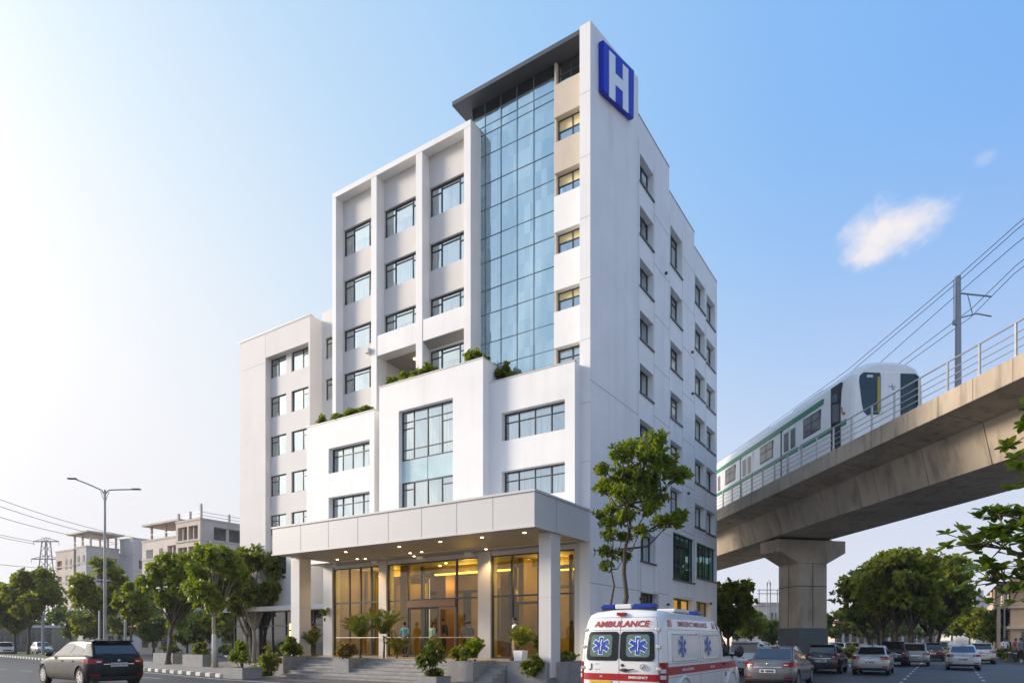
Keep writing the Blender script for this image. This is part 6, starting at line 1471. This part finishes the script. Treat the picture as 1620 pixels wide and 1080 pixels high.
# ------------------------------------------------------------------ street furniture
def lamp(name,label,loc,h,arms,r=.10,group=None,ang=0):
    o=thing(name,label,'street lamp',loc,ang,group); b=MB(); b.tube([(0,0,0),(0,0,.5),(0,0,h)],[r*1.25,r,r*.6],12); b.build('pole',M['steel'],o)
    for dx,dz in arms:
        s=1 if dx>0 else -1; b=MB(); b.tube([(0,0,h-.35),(s*.25,0,h-.02),(dx*.5,0,h+dz*.55),(dx*.86,0,h+dz)],.045,7); b.tube([(0,0,h-.9),(s*.3,0,h-.1)],.02,5); b.build('arm',M['steel'],o)
        b=MB(); b.box(dx*.80,dx*1.05,-.13,.13,h+dz-.03,h+dz+.06); b.build('lamp_head',M['lamphead'],o,bevel=.03)
    return o
M['lamphead']=pm('lamp_head',(.16,.17,.18),.45,metal=.3)
lamp('street_lamp','tall grey street lamp with two arms, left of the hospital',at(166,45.5),12.1,[(-2.45,.75),(2.35,.02)],.11)
lamp('street_lamp','slim grey lamp pole on the right pavement before the peach building',at(1589,55),7.6,[(-.9,.15)],.07)
o=thing('utility_pole','plain slim grey pole behind the station wagon','pole',at(198,70)); b=MB(); b.tube([(0,0,0),(0,0,8.9)],[.14,.08],10); b.build('pole',M['rail'],o)
o=thing('utility_pole','short dark grey post on the left median','pole',at(68,71,.1)); b=MB(); b.tube([(0,0,0),(0,0,4.2)],[.17,.14],10); b.tube([(0,0,4.2),(0,0,4.4)],[.2,.02],10); b.build('pole',M['steel'],o)
o=thing('utility_pole','slim pale post beside the trunk of the lamp tree','pole',at(157,60)); b=MB(); b.tube([(0,0,0),(0,0,4.4)],[.09,.07],8); b.build('pole',M['rail'],o)
for px,Z in ((1584,58),(1597,50),(1606,47)):
    o=thing('bollard','short dark bollard on the edge of the right pavement','bollard',at(px,Z,.12),0,'bollards on the right pavement'); b=MB(); b.tube([(0,0,0),(0,0,.75),(0,0,.8)],[.12,.10,.06],10); b.build('post',M['blackplastic'],o); b=MB(); b.tube([(0,0,.62),(0,0,.69)],.105,10); b.build('band',M['kwhite'],o)
o=thing('scooter','dark motor scooter with rider far down the right lane','scooter',at(1570,70)); 
b=MB(); b.tube([(0,0,.3),(0,.5,.5),(0,1.0,.75)],[.14,.2,.1],8); b.tube([(-.3,1.0,1.0),(.3,1.0,1.0)],.025,5); b.build('body',M['blackplastic'],o)
for y in (0,1.15):
    b=MB(); b.tube([(-.06,y,.27),(.06,y,.27)],.27,16); b.build('wheel',M['tyre'],o)

# ------------------------------------------------------------------ people
def skin_mesh(nodes,edges,root=0,sub=1):
    me=bpy.data.meshes.new('p'); me.from_pydata([n[0] for n in nodes],edges,[]); o=bpy.data.objects.new('p',me); C.objects.link(o)
    o.modifiers.new('s','SKIN'); sv=me.skin_vertices[0].data
    for i,n in enumerate(nodes): sv[i].radius=n[1]; sv[i].use_root=(i==root)
    o.modifiers['s'].use_smooth_shade=True
    md=o.modifiers.new('u','SUBSURF'); md.levels=sub; md.render_levels=sub; bake(o); return o
def person(label,loc,ang,shirt,trousers,pose='stand',scale=1.0,sleeve=.5,female=False,bag=False,shorts=False,group=None):
    """standing figure built as one skinned body; +y is the way it faces"""
    root=thing('person',label,'person',loc,ang,group); root.scale=(scale,)*3; sh=.19 if not female else .17
    st={'stand':0,'walk':.16}.get(pose,0)
    hip=[(-.09,0,.92),(.09,0,.92)]; J={}
    def chain(pts): return pts
    arm={'stand':[(.0,.02),( .03,.10)],'walk':[(.10,.0),(.14,.12)],'cross':[(.08,.06),(-.12,.24)],'hold':[(.06,.12),(-.02,.34)]}
    nodes=[((0,0,.95),(.13,.10)),((0,-.01,1.12),(.125,.095)),((0,-.01,1.30),(.145,.105)),((0,0,1.42),(.10,.085)),((0,.0,1.50),(.052,.055)),((0,.02,1.56),(.07,.08)),((0,.02,1.64),(.078,.098)),((0,.015,1.71),(.06,.075))]
    edges=[(i,i+1) for i in range(7)]
    A,B_=arm.get(pose,arm['stand']); hands=[]
    for s in (-1,1):
        f=st*s; i=len(nodes); up=pose in('cross','hold')
        nodes+=[((s*sh,0,1.40),(.055,.058)),((s*(sh+.05),-.02+(f*.5),1.13),(.042,.044)),((s*(sh+.04-(.16 if pose=='cross' else .1 if pose=='hold' else 0)),(.20 if up else .06+f),(1.08 if up else .92)),(.034,.034)),((s*(sh+.035-(.24 if pose=='cross' else .12 if pose=='hold' else 0)),(.25 if up else .08+f),(1.09 if up else .84)),(.036,.022))]
        edges+=[(3,i),(i,i+1),(i+1,i+2),(i+2,i+3)]; hands.append((Vector(nodes[i+2][0]),Vector(nodes[i+3][0])))
        k=len(nodes)
        nodes+=[((s*.085,0,.86),(.085,.09)),((s*.09,.03-f*.6,.50),(.056,.06)),((s*.09,-.03-f*1.6,.12),(.038,.04)),((s*.09,-.035-f*1.7,.05),(.042,.05)),((s*.10,.13-f*1.7,.03),(.04,.028))]
        edges+=[(0,k),(k,k+1),(k+1,k+2),(k+2,k+3),(k+3,k+4)]
    body=skin_mesh(nodes,edges); bm=bmesh.new(); bm.from_mesh(body.data)
    # fingers, nose and ears are joined into the same body mesh
    extra=MB()
    for (w,h) in hands:
        d=(h-w).normalized(); sd_=d.cross(Vector((0,1,0) if abs(d.y)<.8 else (0,0,1))).normalized(); nn=sd_.cross(d)
        for k,(off,l_) in enumerate(((-.027,.062),(-.009,.075),(.009,.070),(.026,.055))):
            p=h+sd_*off; extra.tube([p,p+d*l_*.5+nn*.006,p+d*l_*.85+nn*.022],[.0095,.0085,.006],6)
        p=w.lerp(h,.6)+sd_*-.028; extra.tube([p,p-sd_*.022+d*.03,p-sd_*.02+d*.055],[.011,.0095,.007],6)
    extra.tube([(0,.108,1.665),(0,.128,1.63),(0,.105,1.617)],[.006,.014,.010],6)
    for s in (-1,1): extra.tube([(s*.074,.01,1.66),(s*.086,.0,1.635),(s*.076,.01,1.605)],[.012,.016,.01],6)
    e=extra.build('e',M['skin'],fix=True); bm.from_mesh(e.data); bm.to_mesh(body.data); bm.free(); bpy.data.objects.remove(e)
    body.name='body'; body.parent=root; body.data.materials.clear(); body.data.materials.append(M['skin'])
    for p in body.data.polygons: p.use_smooth=True
    face=MB()
    for s in (-1,1): face.raw(*ell(Vector((s*.03,.098,1.66)),(.013,.010,.007),8,5))
    face.tube([(-.025,.097,1.585),(0,.105,1.583),(.025,.097,1.585)],.005,5); face.build('face_detail',M['hair'],root,smooth=True)
    # clothes: inflated shells over the same skeleton
    g=.014; T=[((0,-.0,.90),(.145,.115)),((0,-.01,1.12),(.125+g,.095+g)),((0,-.01,1.30),(.145+g,.105+g)),((0,0,1.43),(.10+g,.085+g))]; E=[(0,1),(1,2),(2,3)]
    for s,i in ((-1,8),(1,17)):
        k=len(T); a=Vector(nodes[i][0]); c=Vector(nodes[i+1][0]); d=Vector(nodes[i+2][0]); T.append((tuple(a),(.055+g,.058+g))); E.append((3,k))
        T.append((tuple(c),(.044+g,.046+g))); E.append((k,k+1))
        if sleeve>.6: T.append((tuple(c.lerp(d,.85)),(.036+g*.7,.036+g*.7))); E.append((k+1,k+2))
    s_=skin_mesh(T,E,1); s_.name='shirt'; s_.parent=root; s_.data.materials.clear(); s_.data.materials.append(shirt)
    Q=[((0,0,.98),(.13+g*.6,.10+g*.6)),((0,0,.92),(.14,.115))]; E=[(0,1)]
    for i in (12,21):
        k=len(Q); a,c,d=[Vector(nodes[i+q][0]) for q in range(3)]; end=c.lerp(d,.1) if shorts else d
        Q+=[(tuple(a),(.085+g,.09+g)),(tuple(a.lerp(c,.9) if shorts else c),(.060+g,.062+g))]; E+=[(1,k),(k,k+1)]
        Q.append((tuple(end),(.05+g,.052+g))); E.append((k+1,k+2))
    t_=skin_mesh(Q,E,0); t_.name='trousers'; t_.parent=root; t_.data.materials.clear(); t_.data.materials.append(trousers)
    for o_ in (s_,t_):
        for p in o_.data.polygons: p.use_smooth=True
    b=MB(); vs,fs=ell(Vector((0,-.002,1.685)),(.088,.104,.085),14,9); b.raw(vs,fs)
    if female: b.raw(*ell(Vector((0,-.07,1.58)),(.075,.05,.13),10,7))
    b.build('hair',M['hair'],root,smooth=True)
    b=MB()
    for i in (12,21):
        f_=Vector(nodes[i+4][0]); b.raw(*ell(Vector((f_.x,f_.y-.06,.045)),(.05,.14,.05),10,6))
    b.build('shoe',M['shoe'],root,smooth=True) if False else None
    for i in (12,21):
        f_=Vector(nodes[i+4][0]); b=MB(); b.raw(*ell(Vector((f_.x,f_.y-.06,.045)),(.05,.14,.05),10,6)); b.build('shoe',M['shoe'],root,smooth=True)
    if bag:
        b=MB(); b.tube([(-.17,.02,1.44),(-.05,.12,1.28),(.12,.12,1.08),(.2,.06,.98)],.018,6); b.tube([(-.17,.02,1.44),(-.05,-.13,1.28),(.12,-.12,1.08),(.2,.0,.98)],.018,6); b.box(.17,.27,-.10,.14,.80,1.0); b.build('shoulder_bag',M['shoe'],root,bevel=.01)
    return root
M['shoe']=pm('shoe_leather',(.03,.025,.02),.5)
cl={k:cloth(k,c) for k,c in dict(white=(.70,.71,.76),khaki=(.28,.20,.09),sky=(.16,.42,.55),black=(.018,.018,.02),teal=(.22,.38,.30),navy=(.03,.035,.06),maroon=(.16,.05,.05),lilac=(.40,.36,.52),grey=(.2,.2,.21),red=(.4,.06,.05)).items()}
HA=HR
person('man in white shirt with dark shoulder strap at the top of the steps',W_(2.25,-2.2,ZP+.006),HA+R(140),cl['white'],cl['khaki'],'hold',.98,.5,bag=True)
person('person in light blue top and black trousers standing at the lobby glass, seen from behind',W_(9.9,-.25,ZP+.006),HA+R(8),cl['sky'],cl['black'],'hold',.97)
person('woman in green patterned tunic standing before the sliding doors',W_(7.75,-.7,ZP+.006),HA+R(-20),cl['teal'],cl['khaki'],'stand',.95,.5,True)
person('person in dark navy jacket by the right edge of the sliding doors',W_(6.75,.75,ZP+.006),HA+R(30),cl['navy'],cl['black'],'hold',.97,.9)
person('person in brown shirt next to the one in the navy jacket',W_(7.15,1.1,ZP+.006),HA+R(200),cl['maroon'],cl['black'],'stand',.97,.9)
person('person in black silhouetted in the middle of the lobby behind the doors',W_(9.2,1.6,ZP+.006),HA+R(180),cl['black'],cl['black'],'walk',.98,.9)
person('tall person in black standing in the open sliding doorway',W_(8.45,.9,ZP+.006),HA+R(0),cl['black'],cl['black'],'stand',1.08,.9)
person('person in dark red top behind the planter left of the steps',W_(15.0,-1.6,ZP*.99),HA+R(100),cl['maroon'],cl['black'],'hold',.97,.9)
person('person in lilac top walking in the yard behind the round island bush',at(327,52,.0),HA+R(120),cl['lilac'],cl['grey'],'walk',1.0,.9)
person('pedestrian in white top and dark trousers on the right pavement under the lamp pole',at(1590,52,.12),HA+R(190),cl['white'],cl['black'],'walk',1.0)
person('pedestrian in dark clothes following on the right pavement',at(1594,55,.12),HA+R(190),cl['navy'],cl['black'],'walk',1.0,.9)
person('pedestrian in red shirt near the peach building',at(1607,50,.12),HA+R(30),cl['red'],cl['navy'],'walk',.98)
person('pedestrian in grey at the right edge of the picture',at(1615,47,.12),HA+R(20),cl['grey'],cl['black'],'walk',1.0,.9)
person('scooter rider in dark jacket far down the right lane',at(1570,70.0,.12),HA,cl['navy'],cl['black'],'hold',.96,.9)

# ------------------------------------------------------------------ the slightly hazy air
hz_=MB(); hz_.box(-260,260,-70,330,-1.0,33.0); ho=hz_.build('haze',[bpy.data.materials.new('haze_air')]); ho['kind']='stuff'
hm=ho.data.materials[0]; hm.use_nodes=True; HN=hm.node_tree.nodes; HN.clear(); hout=HN.new('ShaderNodeOutputMaterial'); hv=HN.new('ShaderNodeVolumePrincipled')
hv.inputs['Color'].default_value=(.93,.95,1,1); hv.inputs['Density'].default_value=.0003; hv.inputs['Anisotropy'].default_value=.3
hm.node_tree.links.new(hv.outputs[0],hout.inputs['Volume']); SC.cycles.volume_bounces=0; SC.cycles.volume_max_steps=64
